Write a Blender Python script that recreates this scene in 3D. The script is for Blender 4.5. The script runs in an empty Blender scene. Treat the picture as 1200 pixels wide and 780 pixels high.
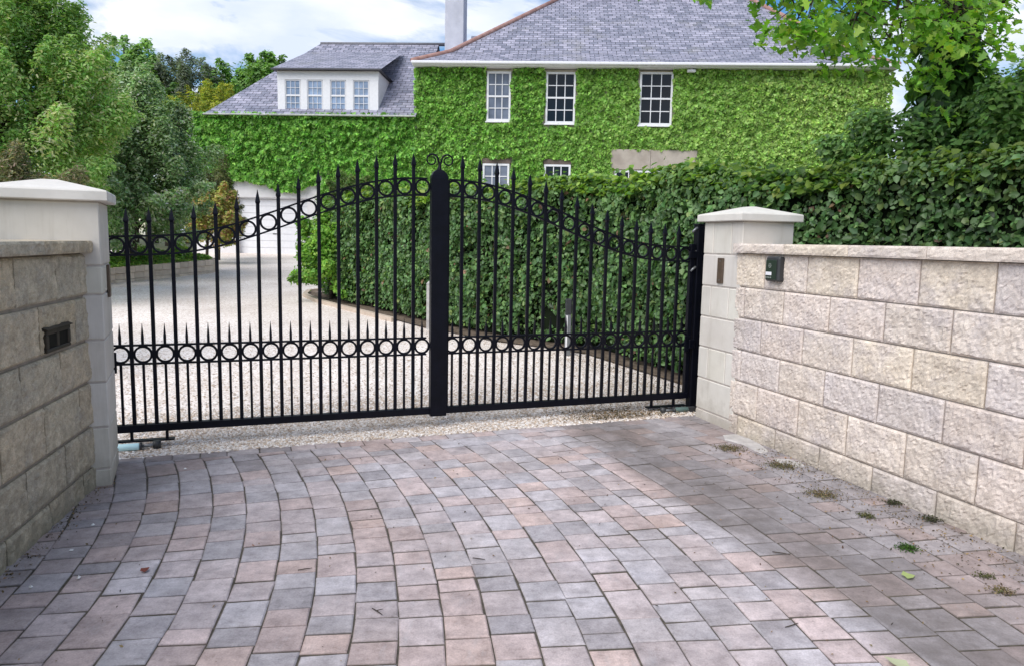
import bpy, math, random
import numpy as np
from mathutils import Vector, Matrix, noise
random.seed(7)
rng = np.random.default_rng(11)
scn = bpy.context.scene
col = scn.collection
R = math.radians

# ------------------------------------------------------------------ helpers
def tag(o, label=None, cat=None, group=None, kind=None):
    if label: o['label'] = label
    if cat: o['category'] = cat
    if group: o['group'] = group
    if kind: o['kind'] = kind
    return o

def empty(name, loc=(0, 0, 0), rz=0.0):
    o = bpy.data.objects.new(name, None)
    o.empty_display_size = 0.1
    col.objects.link(o); o.location = loc; o.rotation_euler = (0, 0, rz)
    return o

class MB:
    def __init__(s): s.v = []; s.f = []; s.m = []; s.c = None; s.uv = None
    def add(s, vs, fs, mi=0):
        n = len(s.v); s.v.extend([tuple(map(float, p)) for p in vs])
        s.f.extend([tuple(i + n for i in f) for f in fs]); s.m.extend([mi] * len(fs))
        return n
    def quad(s, a, b, c, d, mi=0): s.add([a, b, c, d], [(0, 1, 2, 3)], mi)
    def cbox(s, x0, x1, y0, y1, z0, z1, b=0.004, mi=0):
        b = min(b, .45 * min(x1 - x0, y1 - y0, z1 - z0))
        vs = []; idx = {}
        for ix in (0, 1):
            for iy in (0, 1):
                for iz in (0, 1):
                    X = (x0, x1)[ix]; Y = (y0, y1)[iy]; Z = (z0, z1)[iz]
                    sx = b * (1 - 2 * ix); sy = b * (1 - 2 * iy); sz = b * (1 - 2 * iz)
                    idx[ix, iy, iz, 'x'] = len(vs); vs.append((X, Y + sy, Z + sz))
                    idx[ix, iy, iz, 'y'] = len(vs); vs.append((X + sx, Y, Z + sz))
                    idx[ix, iy, iz, 'z'] = len(vs); vs.append((X + sx, Y + sy, Z))
        fs = []
        q = [(0, 0), (1, 0), (1, 1), (0, 1)]
        for i in (0, 1):
            fx = [idx[i, a, c, 'x'] for a, c in q]; fs.append(fx if i else fx[::-1])
            fy = [idx[a, i, c, 'y'] for a, c in q]; fs.append(fy[::-1] if i else fy)
            fz = [idx[a, c, i, 'z'] for a, c in q]; fs.append(fz if i else fz[::-1])
        for i in (0, 1):
            for j in (0, 1):
                e = [idx[0, i, j, 'y'], idx[1, i, j, 'y'], idx[1, i, j, 'z'], idx[0, i, j, 'z']]
                fs.append(e if (i == j) else e[::-1])
                e = [idx[i, 0, j, 'x'], idx[i, 1, j, 'x'], idx[i, 1, j, 'z'], idx[i, 0, j, 'z']]
                fs.append(e[::-1] if (i == j) else e)
                e = [idx[i, j, 0, 'x'], idx[i, j, 1, 'x'], idx[i, j, 1, 'y'], idx[i, j, 0, 'y']]
                fs.append(e if (i == j) else e[::-1])
        for i in (0, 1):
            for j in (0, 1):
                for k in (0, 1):
                    e = [idx[i, j, k, 'x'], idx[i, j, k, 'y'], idx[i, j, k, 'z']]
                    fs.append(e if (i + j + k) % 2 else e[::-1])
        s.add(vs, fs, mi)
    def tube(s, pts, rad, n=8, mi=0, cap=True):
        pts = [Vector(p) for p in pts]
        rad = rad if hasattr(rad, '__len__') else [rad] * len(pts)
        vs = []; fs = []
        prev = None
        for i, p in enumerate(pts):
            d = (pts[min(i + 1, len(pts) - 1)] - pts[max(i - 1, 0)])
            d = d.normalized() if d.length > 1e-9 else Vector((0, 0, 1))
            if prev is None:
                a = d.orthogonal().normalized()
            else:
                a = (prev - d * prev.dot(d))
                a = a.normalized() if a.length > 1e-6 else d.orthogonal().normalized()
            prev = a; b = d.cross(a)
            for k in range(n):
                t = 2 * math.pi * k / n
                vs.append(p + (a * math.cos(t) + b * math.sin(t)) * rad[i])
        for i in range(len(pts) - 1):
            for k in range(n):
                fs.append((i * n + k, i * n + (k + 1) % n, (i + 1) * n + (k + 1) % n, (i + 1) * n + k))
        if cap:
            fs.append(tuple(range(n))[::-1]); fs.append(tuple((len(pts) - 1) * n + k for k in range(n)))
        s.add(vs, fs, mi)
    def torus(s, c, r, w, d, n=28, mi=0):
        # flat-bar ring in the local xz plane; w radial width, d depth in y
        vs = []; fs = []
        for k in range(n):
            t = 2 * math.pi * k / n; cx, sz = math.cos(t), math.sin(t)
            for rr, yy in ((r - w / 2, -d / 2), (r + w / 2, -d / 2), (r + w / 2, d / 2), (r - w / 2, d / 2)):
                vs.append((c[0] + rr * cx, c[1] + yy, c[2] + rr * sz))
        for k in range(n):
            j = (k + 1) % n
            for a in range(4):
                b = (a + 1) % 4
                fs.append((k * 4 + a, k * 4 + b, j * 4 + b, j * 4 + a))
        s.add(vs, fs, mi)
    def loft(s, secs, mi=0, closed=True):
        # secs: list of equal-length rings
        n = len(secs[0]); vs = [p for r in secs for p in r]; fs = []
        for i in range(len(secs) - 1):
            for k in range(n if closed else n - 1):
                fs.append((i * n + k, i * n + (k + 1) % n, (i + 1) * n + (k + 1) % n, (i + 1) * n + k))
        fs.append(tuple(range(n))[::-1]); fs.append(tuple((len(secs) - 1) * n + k for k in range(n)))
        s.add(vs, fs, mi)
    def build(s, name, mats, parent=None, smooth=False, colors=None, uvs=None):
        me = bpy.data.meshes.new(name)
        me.from_pydata(s.v, [], s.f)
        mats = mats if isinstance(mats, (list, tuple)) else [mats]
        for m in mats: me.materials.append(m)
        if len(mats) > 1: me.polygons.foreach_set('material_index', s.m)
        if smooth: me.polygons.foreach_set('use_smooth', [True] * len(me.polygons))
        if colors is not None:
            a = me.color_attributes.new('Col', 'FLOAT_COLOR', 'POINT')
            a.data.foreach_set('color', np.asarray(colors, np.float32).ravel())
        if uvs is not None:
            l = me.uv_layers.new(name='UVMap')
            li = np.empty(len(me.loops), np.int32); me.loops.foreach_get('vertex_index', li)
            l.data.foreach_set('uv', np.asarray(uvs, np.float32)[li].ravel())
        me.update()
        o = bpy.data.objects.new(name, me); col.objects.link(o)
        if parent: o.parent = parent
        return o

# ------------------------------------------------------------------ materials
class NT:
    def __init__(s, name):
        s.m = bpy.data.materials.new(name); s.m.use_nodes = True
        s.t = s.m.node_tree; s.t.nodes.clear()
        s.out = s.n('ShaderNodeOutputMaterial'); s.b = s.n('ShaderNodeBsdfPrincipled')
        s.l(s.b.outputs[0], s.out.inputs[0])
    def n(s, t, **k):
        nd = s.t.nodes.new(t)
        for a, v in k.items(): setattr(nd, a, v)
        return nd
    def l(s, a, b): s.t.links.new(a, b)
    def coord(s, kind='Object', scale=(1, 1, 1)):
        c = s.n('ShaderNodeTexCoord'); mp = s.n('ShaderNodeMapping')
        mp.inputs['Scale'].default_value = scale
        s.l(c.outputs[kind], mp.inputs[0]); return mp.outputs[0]
    def noise(s, vec, scale, detail=4, rough=.6):
        nd = s.n('ShaderNodeTexNoise'); nd.inputs['Scale'].default_value = scale
        nd.inputs['Detail'].default_value = detail; nd.inputs['Roughness'].default_value = rough
        s.l(vec, nd.inputs['Vector']); return nd.outputs[0]
    def ramp(s, fac, stops):
        r = s.n('ShaderNodeValToRGB'); e = r.color_ramp.elements
        while len(e) < len(stops): e.new(.5)
        for i, (p, c) in enumerate(stops):
            e[i].position = p; e[i].color = (*c, 1) if len(c) == 3 else c
        s.l(fac, r.inputs[0]); return r.outputs[0]
    def mix(s, a, b, fac=.5, mode='MIX'):
        m = s.n('ShaderNodeMix', data_type='RGBA', blend_type=mode)
        for v, i in ((fac, m.inputs[0]), (a, m.inputs[6]), (b, m.inputs[7])):
            if hasattr(v, 'is_linked'): s.l(v, i)
            elif isinstance(v, (tuple, list)): i.default_value = (*v, 1) if len(v) == 3 else v
            else: i.default_value = v
        return m.outputs[2]
    def math(s, op, a, b=0.0):
        m = s.n('ShaderNodeMath', operation=op)
        for v, i in ((a, m.inputs[0]), (b, m.inputs[1])):
            if hasattr(v, 'is_linked'): s.l(v, i)
            else: i.default_value = v
        return m.outputs[0]
    def bump(s, h, strength=.3, dist=.01):
        b = s.n('ShaderNodeBump'); b.inputs['Strength'].default_value = strength
        b.inputs['Distance'].default_value = dist
        s.l(h, b.inputs['Height']); s.l(b.outputs[0], s.b.inputs['Normal'])
    def base(s, c):
        if hasattr(c, 'is_linked'): s.l(c, s.b.inputs['Base Color'])
        else: s.b.inputs['Base Color'].default_value = (*c, 1)
    def set(s, rough=.8, spec=.3, metal=0.0):
        s.b.inputs['Roughness'].default_value = rough
        s.b.inputs['Specular IOR Level'].default_value = spec
        s.b.inputs['Metallic'].default_value = metal
        return s.m

def mottled(name, c1, c2, scale=8, rough=.85, bump=.2, bscale=60, dist=.004, spec=.3, attr=False, stain=None, fleck=0, grime=None):
    t = NT(name); v = t.coord()
    f = t.noise(v, scale)
    c = t.ramp(f, [(.3, c1), (.7, c2)])
    if attr:
        a = t.n('ShaderNodeAttribute', attribute_name='Col')
        c = t.mix(c, a.outputs[0], 1.0, 'MULTIPLY')
    if stain:
        f2 = t.noise(v, scale * .35, 6, .7)
        k = t.ramp(f2, [(.48, (0, 0, 0)), (.68, (1, 1, 1))])
        c = t.mix(c, stain, t.math('MULTIPLY', k, .6))
    if fleck:
        c = t.mix(c, t.ramp(t.noise(v, 170, 4, .8), [(.32, (.55, .53, .52)), (.5, (1, 1, 1)), (.68, (1.35, 1.33, 1.3))]), fleck, 'MULTIPLY')
        c = t.mix(c, t.ramp(t.noise(v, 48, 5, .75), [(.36, (.66, .64, .62)), (.62, (1.18, 1.17, 1.15))]), fleck, 'MULTIPLY')
    if grime:
        sx = t.n('ShaderNodeSeparateXYZ'); t.l(v, sx.inputs[0])
        zz = t.math('ADD', sx.outputs[2], t.math('MULTIPLY', t.math('SUBTRACT', t.noise(v, 7, 6, .7), .5), .55))
        mr = t.n('ShaderNodeMapRange'); mr.inputs[1].default_value = -.05; mr.inputs[2].default_value = .22; mr.inputs[3].default_value = .75; mr.inputs[4].default_value = 0
        t.l(zz, mr.inputs[0]); c = t.mix(c, grime, mr.outputs[0])
        zs = t.n('ShaderNodeMapping'); zs.inputs['Scale'].default_value = (14, 14, 1.2); t.l(v, zs.inputs[0])
        if not fleck:
            st = t.ramp(t.noise(zs.outputs[0], 1.0, 5, .7), [(.52, (1, 1, 1)), (.72, (.78, .76, .72))]); c = t.mix(c, st, .6, 'MULTIPLY')
    t.base(c)
    if bump: t.bump(t.noise(v, bscale, 5, .65), bump, dist)
    return t.set(rough, spec)

def leaf_mat(name, trans=.38, rough=.45, spec=.35, tint=(1.35, 1.45, .6)):
    t = NT(name)
    a = t.n('ShaderNodeAttribute', attribute_name='Col')
    t.base(a.outputs[0]); t.set(rough, spec)
    tr = t.n('ShaderNodeBsdfTranslucent')
    t.l(t.mix(a.outputs[0], tint, 1.0, 'MULTIPLY'), tr.inputs[0])
    mx = t.n('ShaderNodeMixShader'); mx.inputs[0].default_value = trans
    t.l(t.b.outputs[0], mx.inputs[1]); t.l(tr.outputs[0], mx.inputs[2])
    t.l(mx.outputs[0], t.out.inputs[0])
    return t.m

def plain(name, c, rough=.5, spec=.5, metal=0, var=.0):
    t = NT(name)
    if var:
        v = t.coord(); f = t.noise(v, 14, 5)
        t.base(t.ramp(f, [(.3, tuple(x * (1 - var) for x in c)), (.7, tuple(min(1, x * (1 + var)) for x in c))]))
        t.bump(t.noise(v, 90, 3), .12, .002)
    else: t.base(c)
    return t.set(rough, spec, metal)

M = {}
M['black'] = plain('black_gloss_paint', (.003, .0035, .008), .42, .16, var=.3)
M['dark_plastic'] = plain('dark_plastic', (.035, .037, .04), .45, .4, var=.2)
M['bronze'] = plain('dark_bronze', (.028, .022, .014), .55, .4, var=.4)
M['brown_plate'] = plain('brown_metal', (.09, .06, .04), .45, .5, var=.25)
M['white_paint'] = plain('white_paint', (.74, .74, .76), .5, .4, var=.05)
M['cream_render'] = mottled('cream_render', (.52, .47, .38), (.62, .57, .48), 3, bump=.15)
M['pale_render'] = mottled('pale_render', (.62, .60, .60), (.72, .70, .70), 3, bump=.1)
M['chimney'] = mottled('chimney_render', (.44, .45, .52), (.58, .59, .66), 2.2, bump=.3, stain=(.34, .35, .40))
M['red_tile'] = mottled('red_hip_tile', (.26, .135, .115), (.40, .25, .22), 5)
M['lintel'] = mottled('lintel_stone', (.36, .31, .26), (.46, .41, .35), 4, stain=(.27, .23, .2))
M['pillar'] = mottled('pillar_cast_stone', (.60, .57, .525), (.70, .67, .62), 3.5, bump=.25, bscale=140, dist=.002, stain=(.53, .49, .42), attr=True, grime=(.36, .33, .27))
M['cap'] = mottled('cap_cast_stone', (.58, .55, .50), (.70, .67, .62), 3, bump=.2, bscale=120, dist=.002, stain=(.42, .40, .36))
M['mortar'] = mottled('mortar', (.40, .36, .325), (.54, .49, .45), 20)
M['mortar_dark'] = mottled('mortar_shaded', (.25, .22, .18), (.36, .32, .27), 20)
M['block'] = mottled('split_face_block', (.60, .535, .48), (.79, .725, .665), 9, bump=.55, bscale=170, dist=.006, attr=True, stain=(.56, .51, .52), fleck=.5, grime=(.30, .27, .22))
M['block_l'] = mottled('split_face_block_shaded', (.37, .325, .255), (.60, .53, .42), 14, bump=.6, bscale=150, dist=.007, attr=True, stain=(.33, .31, .275), fleck=.55, grime=(.20, .19, .14))  # darker copy of the block, with the left wall's shade in its colour
M['garden_block'] = mottled('garden_block', (.56, .45, .36), (.70, .59, .49), 10, attr=True)
M['soil'] = mottled('dark_soil', (.075, .056, .04), (.20, .155, .12), 12, bump=.6, bscale=30, dist=.02)
M['twig'] = plain('dark_twig', (.008, .013, .006), .9, .1)
M['bark'] = mottled('bark', (.035, .026, .018), (.085, .066, .048), 14, bump=.8, bscale=40, dist=.02)
M['leaf'] = leaf_mat('leaf')
M['gloss_leaf'] = leaf_mat('glossy_leaf', .28, .42, .38)
M['dry'] = leaf_mat('dry_leaf', .15, .7, .2, (1, 1, 1))
M['blue_tube'] = plain('pale_blue_tube', (.60, .88, .93), .35, .5)
M['grey_green'] = plain('grey_green_tube', (.10, .15, .14), .4, .5, var=.2)
M['steel'] = plain('galvanised_steel', (.22, .23, .24), .45, .5, .6)
M['cement'] = mottled('cement', (.36, .34, .33), (.54, .52, .50), 12, bump=.5, bscale=40)
M['screen'] = plain('keypad_face', (.02, .035, .025), .2, .5)
M['label_white'] = plain('white_label', (.8, .8, .82), .5)
M['grey_symbol'] = plain('grey_symbol', (.3, .33, .3), .5)

def glass(name, c):
    t = NT(name); v = t.coord(); t.base(t.ramp(t.noise(v, 2.0, 2), [(.35, c), (.65, tuple(x * 1.7 for x in c))]))
    t.bump(t.noise(v, .9, 1), .06, .05)
    return t.set(.06, .35)
M['pane_dark'] = glass('dark_window_glass', (.003, .005, .008))
M['pane_sky'] = glass('sky_window_glass', (.19, .25, .35))  # pale blue imitates the sky's reflection in the dormer glass
M['pane_curtain'] = glass('curtained_window_glass', (.10, .115, .15))

def slate_mat():
    t = NT('slate'); c = t.n('ShaderNodeTexCoord')
    b = t.n('ShaderNodeTexBrick')
    b.inputs['Scale'].default_value = 1; b.inputs['Brick Width'].default_value = .27; b.inputs['Row Height'].default_value = .165
    b.inputs['Mortar Size'].default_value = .010; b.inputs['Mortar Smooth'].default_value = .3
    b.inputs['Color1'].default_value = (.195, .212, .27, 1); b.inputs['Color2'].default_value = (.39, .395, .48, 1)
    b.inputs['Mortar'].default_value = (.05, .05, .06, 1)
    t.l(c.outputs['UV'], b.inputs['Vector'])
    f = t.noise(c.outputs['UV'], 2.2, 6, .7)
    k = t.ramp(f, [(.3, (.62, .62, .66)), (.7, (1.2, 1.17, 1.15))])
    cc = t.mix(b.outputs[0], k, 1, 'MULTIPLY')
    f3 = t.noise(c.outputs['UV'], 9, 3, .7)
    cc = t.mix(cc, t.ramp(f3, [(.3, (.75, .75, .78)), (.7, (1.25, 1.22, 1.2))]), 1, 'MULTIPLY')
    f2 = t.noise(c.outputs['UV'], .7, 5, .7)
    cc = t.mix(cc, (.21, .20, .13), t.math('MULTIPLY', t.ramp(f2, [(.55, (0, 0, 0)), (.75, (1, 1, 1))]), .45))
    t.base(cc)
    # sawtooth height: each row laps the one below
    sx = t.n('ShaderNodeSeparateXYZ'); t.l(c.outputs['UV'], sx.inputs[0])
    saw = t.math('SUBTRACT', 1.0, t.math('FRACT', t.math('DIVIDE', sx.outputs[1], .165)))
    h = t.math('ADD', t.math('MULTIPLY', saw, .8), t.math('MULTIPLY', f3, .8))
    h = t.math('SUBTRACT', h, t.math('MULTIPLY', b.outputs[1], .8))
    t.bump(h, .8, .02)
    return t.set(.55, .4)
M['slate'] = slate_mat()

def gravel_mat():
    t = NT('gravel'); v = t.coord()
    vo = t.n('ShaderNodeTexVoronoi'); vo.inputs['Scale'].default_value = 62; t.l(v, vo.inputs['Vector'])
    vo2 = t.n('ShaderNodeTexVoronoi'); vo2.inputs['Scale'].default_value = 30; t.l(v, vo2.inputs['Vector'])
    sp = t.n('ShaderNodeSeparateColor'); t.l(vo.outputs['Color'], sp.inputs[0])
    c = t.ramp(sp.outputs[0], [(0, (.48, .39, .33)), (.15, (.69, .61, .545)), (.6, (.81, .745, .70)), (1, (.90, .86, .83))])
    big = t.noise(v, .8, 5)
    c = t.mix(c, t.ramp(big, [(.35, (.84, .81, .78)), (.65, (1.06, 1.055, 1.05))]), 1, 'MULTIPLY')
    dk = t.ramp(t.noise(v, 9, 5, .75), [(.60, (1, 1, 1)), (.72, (.68, .60, .54))])
    c = t.mix(c, dk, .8, 'MULTIPLY')
    t.base(c)
    h = t.math('ADD', t.math('MULTIPLY', vo.outputs[0], -1.0), t.math('MULTIPLY', vo2.outputs[0], -.6))
    t.bump(h, .45, .010)
    return t.set(.85, .25)
M['gravel'] = gravel_mat()

def paver_mat():
    t = NT('concrete_paver'); v = t.coord()
    a = t.n('ShaderNodeAttribute', attribute_name='Col')
    f = t.noise(v, 11, 6, .65)
    c = t.mix(a.outputs[0], t.ramp(f, [(.26, (.66, .65, .655)), (.72, (1.28, 1.265, 1.26))]), 1, 'MULTIPLY')
    c = t.mix(c, t.ramp(t.noise(v, .9, 5, .6), [(.32, (.95, .87, .83)), (.68, (1.12, 1.10, 1.13))]), 1, 'MULTIPLY')
    c = t.mix(c, t.ramp(t.noise(v, 34, 4, .75), [(.30, (.72, .70, .68)), (.45, (1, 1, 1)), (.70, (1.12, 1.12, 1.12))]), .8, 'MULTIPLY')
    g = t.noise(v, 130, 3, .7)
    c = t.mix(c, t.ramp(g, [(.3, (.84, .84, .84)), (.7, (1.14, 1.14, 1.14))]), 1, 'MULTIPLY')
    # pale scuffs, stretched along the drive
    sv = t.coord('Object', (9, 2.5, 1))
    sc = t.ramp(t.noise(sv, 1.6, 6, .75), [(.55, (0, 0, 0)), (.75, (1, 1, 1))])
    c = t.mix(c, (.44, .44, .455), t.math('MULTIPLY', sc, .42))
    # trodden-in dirt plus painted tree shade along the right-hand wall, by distance from it
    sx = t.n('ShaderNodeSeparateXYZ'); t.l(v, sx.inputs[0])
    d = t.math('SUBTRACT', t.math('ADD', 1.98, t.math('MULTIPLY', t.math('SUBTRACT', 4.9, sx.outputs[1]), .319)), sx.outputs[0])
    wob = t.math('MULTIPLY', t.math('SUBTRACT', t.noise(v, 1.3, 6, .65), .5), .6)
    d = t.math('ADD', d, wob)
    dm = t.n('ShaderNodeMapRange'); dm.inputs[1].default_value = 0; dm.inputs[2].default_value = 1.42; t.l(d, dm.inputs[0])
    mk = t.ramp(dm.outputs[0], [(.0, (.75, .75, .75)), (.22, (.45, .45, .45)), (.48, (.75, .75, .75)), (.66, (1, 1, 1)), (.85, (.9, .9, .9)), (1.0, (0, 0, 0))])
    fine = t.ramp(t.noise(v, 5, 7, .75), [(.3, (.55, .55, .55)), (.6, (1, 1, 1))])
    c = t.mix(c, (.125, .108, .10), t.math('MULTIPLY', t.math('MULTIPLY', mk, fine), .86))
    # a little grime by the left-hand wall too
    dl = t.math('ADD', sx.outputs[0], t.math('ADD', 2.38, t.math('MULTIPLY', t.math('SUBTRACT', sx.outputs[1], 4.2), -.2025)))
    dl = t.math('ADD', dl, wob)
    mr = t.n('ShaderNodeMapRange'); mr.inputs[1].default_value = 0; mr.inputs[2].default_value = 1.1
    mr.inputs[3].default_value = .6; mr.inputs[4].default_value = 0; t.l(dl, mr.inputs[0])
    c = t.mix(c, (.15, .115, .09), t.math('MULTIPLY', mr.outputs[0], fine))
    t.base(c)
    t.bump(t.math('ADD', t.noise(v, 190, 4, .7), t.math('MULTIPLY', t.noise(v, 25, 4), 1.2)), .45, .004)
    return t.set(.8, .3)
M['paver'] = paver_mat()
M['bed'] = mottled('joint_sand', (.045, .04, .03), (.13, .11, .085), 25, bump=.5, bscale=160)
M['ground'] = mottled('rough_ground', (.045, .06, .02), (.10, .10, .05), 2, bump=.5, bscale=12, dist=.05)

# ------------------------------------------------------------------ foliage
OVAL = (np.array([[0, 0], [.32, -.5], [.72, -.36], [1, 0], [.72, .36], [.32, .5]]), [(0, 3, 2, 1), (0, 5, 4, 3)], {1: .1, 2: .08, 4: .08, 5: .1})
DIAM = (np.array([[0, 0], [.45, -.5], [1, 0], [.45, .5]]), [(0, 2, 1), (0, 3, 2)], {1: .12, 3: .12})
PALM = (np.array([[0, 0], [-.05, -.34], [.28, -.20], [.36, -.55], [.55, -.24], [.78, -.22], [1.05, 0],
                  [.78, .22], [.55, .24], [.36, .55], [.28, .20], [-.05, .34]]),
        [(0, 2, 1), (0, 4, 3, 2), (0, 6, 5, 4), (0, 8, 7, 6), (0, 10, 9, 8), (0, 11, 10)], {1: .05, 3: .08, 9: .08, 11: .05})
IVYL = (np.array([[0, 0], [-.05, -.32], [.25, -.5], [.55, -.3], [1, 0], [.55, .3], [.25, .5], [-.05, .32]]),
        [(0, 4, 3, 2, 1), (0, 7, 6, 5, 4)], {2: .1, 6: .1})

def leaves(name, P, N, D, size, C, mat, parent=None, shape=OVAL, aspect=.62):
    """P positions, N leaf facing, D leaf pointing direction (made perpendicular), size, C colours -> ONE mesh of leaf faces"""
    n = len(P); N = N / (np.linalg.norm(N, axis=1, keepdims=True) + 1e-9)
    D = D - N * (D * N).sum(1, keepdims=True); D /= (np.linalg.norm(D, axis=1, keepdims=True) + 1e-9)
    S = np.cross(N, D)
    T, F, fold = shape; k = len(T)
    h = np.zeros(k)
    for i, z in fold.items(): h[i] = z
    curl = -.18 * (T[:, 0] - .3) ** 2
    V = (P[:, None, :] + size[:, None, None] * (D[:, None, :] * (T[None, :, 0, None] - .4) + S[:, None, :] * (T[None, :, 1, None] * aspect)
         + N[:, None, :] * (h + curl)[None, :, None]))
    V = V.reshape(-1, 3)
    flen = [len(f) for f in F]; base = np.array([i for f in F for i in f], np.int32)
    idx = (base[None, :] + (np.arange(n, dtype=np.int32) * k)[:, None]).ravel()
    me = bpy.data.meshes.new(name)
    me.vertices.add(n * k); me.vertices.foreach_set('co', V.astype(np.float32).ravel())
    me.loops.add(len(idx)); me.loops.foreach_set('vertex_index', idx)
    tot = np.tile(np.array(flen, np.int32), n); st = np.concatenate([[0], np.cumsum(tot)[:-1]]).astype(np.int32)
    me.polygons.add(len(tot)); me.polygons.foreach_set('loop_start', st)
    try: me.polygons.foreach_set('loop_total', tot)
    except Exception: pass
    me.update(calc_edges=True)
    a = me.color_attributes.new('Col', 'FLOAT_COLOR', 'POINT')
    CC = np.ones((n, k, 4), np.float32); CC[:, :, :3] = C[:, None, :]
    a.data.foreach_set('color', CC.ravel())
    me.materials.append(mat)
    o = bpy.data.objects.new(name, me); col.objects.link(o)
    if parent: o.parent = parent
    return o

def rand_dir(n):
    v = rng.normal(size=(n, 3)); return v / np.linalg.norm(v, axis=1, keepdims=True)

def pal(n, cols, w=None, jit=.18):
    cols = np.array(cols, float); i = rng.choice(len(cols), n, p=w)
    c = cols[i] * (1 + jit * rng.normal(size=(n, 1))) * (1 + .06 * rng.normal(size=(n, 3)))
    return np.clip(c, .003, 1)

def nz(P, s, off=0.0):
    return np.array([noise.noise(Vector((p[0] * s + off, p[1] * s + off, p[2] * s))) for p in P])

def crown_points(clumps, per_m2, centre, spray=1.0):
    Ps = []; Ns = []; ids = []; Os = []
    for i, (c, r) in enumerate(clumps):
        c = np.array(c); r = np.array(r if hasattr(r, '__len__') else (r, r, r * .8)); rm = float(np.mean(r))
        n = max(10, int(per_m2 * 4 * math.pi * rm ** 2))
        o = c - centre; o = o / (np.linalg.norm(o) + 1e-6) + np.array([0, 0, .45]) + rng.normal(0, .3, 3); o /= np.linalg.norm(o)
        d = rand_dir(n)
        rad = np.clip(1 - np.abs(rng.normal(0, .38, n)), .05, 1.2)
        rad = np.where(rng.random(n) < .06, rad * 1.35, rad)
        u = rng.random(n) ** .8 * 1.5 - .4
        Ps.append(c + d * r * rad[:, None] * np.clip(1.1 - .62 * u, .25, 1.3)[:, None] + o * (u * rm * 1.25 * spray)[:, None])
        Ns.append(d * .6 + o * .5); ids.append(np.full(n, i)); Os.append(np.tile(o, (n, 1)))
    return np.concatenate(Ps), np.concatenate(Ns), np.concatenate(ids), np.concatenate(Os)

def make_clumps(c, r, n, rc, zmin=-.6):
    out = []
    c = np.array(c); r = np.array(r)
    k = 0
    while len(out) < n and k < n * 50:
        k += 1
        d = rand_dir(1)[0]
        if d[2] < zmin: continue
        q = .4 + .6 * random.random() ** .7
        p = c + d * r * q
        s = rc * random.uniform(.65, 1.3)
        out.append((p, (s, s, s * .75)))
    return out

def tree(name, label, cat, base, c, r, n_cl, rc, cols, size, dens, trunk_r, mat='leaf', shape=OVAL, aspect=.6, group=None, updroop=.3, w=None, extra=(), jit=.18, spray=1.0):
    root = empty(name, base)
    tag(root, label, cat, group)
    b = np.array(base)
    cl = make_clumps(np.array(c) - b, r, n_cl, rc) + [(np.array(e[0]) - b, e[1]) for e in extra]
    P, D0, ids, O0 = crown_points(cl, dens, np.array(c) - b - np.array([0, 0, r[2] * .3]), spray)
    n = len(P)
    tone = (1 + .22 * rng.normal(size=len(cl)))[ids][:, None]
    C = np.clip(pal(n, cols, w, jit) * np.clip(tone, .6, 1.5), .004, .6)
    N = D0 * .9 + rng.normal(size=(n, 3)) * .45 + np.array([0, -.25, .5])
    Dd = D0 * .3 + O0 * .6 + rng.normal(size=(n, 3)) * .55 - np.array([0, 0, updroop])
    leaves('crown', P, N, Dd, size * (.7 + .6 * rng.random(n)), C, M[mat], root, shape, aspect)
    mb = MB()
    top = np.array(c) - b + np.array([0, 0, r[2] * .2])
    pts = [np.zeros(3) + top * t + np.array([.12 * math.sin(3 * t + base[0]), .1 * math.cos(4 * t), 0]) * trunk_r * 6 * t * (1 - t) for t in np.linspace(0, 1, 7)]
    mb.tube(pts, [trunk_r * (1.25 - .9 * t) for t in np.linspace(0, 1, 7)], 8)
    for i in rng.permutation(len(cl))[:min(14, len(cl))]:
        p0 = pts[random.choice([2, 3, 4])]; p1 = np.array(cl[i][0])
        mid = p0 * .45 + p1 * .55 + np.array([0, 0, .12 * np.linalg.norm(p1 - p0)])
        mb.tube([p0, mid, p1], [trunk_r * .45, trunk_r * .3, trunk_r * .1], 5)
    mb.build('trunk', M['bark'], root, True)
    return root

# ------------------------------------------------------------------ world, sun, camera
SUN_EL, SUN_AZ = R(48), R(219)      # azimuth measured clockwise from +Y: light from behind-left
w = bpy.data.worlds.new('World'); scn.world = w; w.use_nodes = True
nt = w.node_tree; nt.nodes.clear()
wo = nt.nodes.new('ShaderNodeOutputWorld'); bg = nt.nodes.new('ShaderNodeBackground')
sky = nt.nodes.new('ShaderNodeTexSky'); sky.sky_type = 'NISHITA'; sky.sun_disc = False
sky.sun_elevation = SUN_EL; sky.sun_rotation = SUN_AZ; sky.air_density = 1.0; sky.dust_density = .6; sky.ozone_density = 2.0
tc = nt.nodes.new('ShaderNodeTexCoord'); mp = nt.nodes.new('ShaderNodeMapping'); mp.inputs['Scale'].default_value = (1, 1, 2.6)
mp.inputs['Location'].default_value = (.35, .2, .1)
nt.links.new(tc.outputs['Generated'], mp.inputs[0])
n1 = nt.nodes.new('ShaderNodeTexNoise'); n1.inputs['Scale'].default_value = 4.2; n1.inputs['Detail'].default_value = 9; n1.inputs['Roughness'].default_value = .56
n1.inputs['Distortion'].default_value = .35
nt.links.new(mp.outputs[0], n1.inputs['Vector'])
rp = nt.nodes.new('ShaderNodeValToRGB'); rp.color_ramp.elements[0].position = .45; rp.color_ramp.elements[1].position = .57
nt.links.new(n1.outputs[0], rp.inputs[0])
n2 = nt.nodes.new('ShaderNodeTexNoise'); n2.inputs['Scale'].default_value = 6.5; n2.inputs['Detail'].default_value = 8
nt.links.new(mp.outputs[0], n2.inputs['Vector'])
rc = nt.nodes.new('ShaderNodeValToRGB')
rc.color_ramp.elements[0].position = .35; rc.color_ramp.elements[0].color = (.66, .74, .92, 1)
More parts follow.
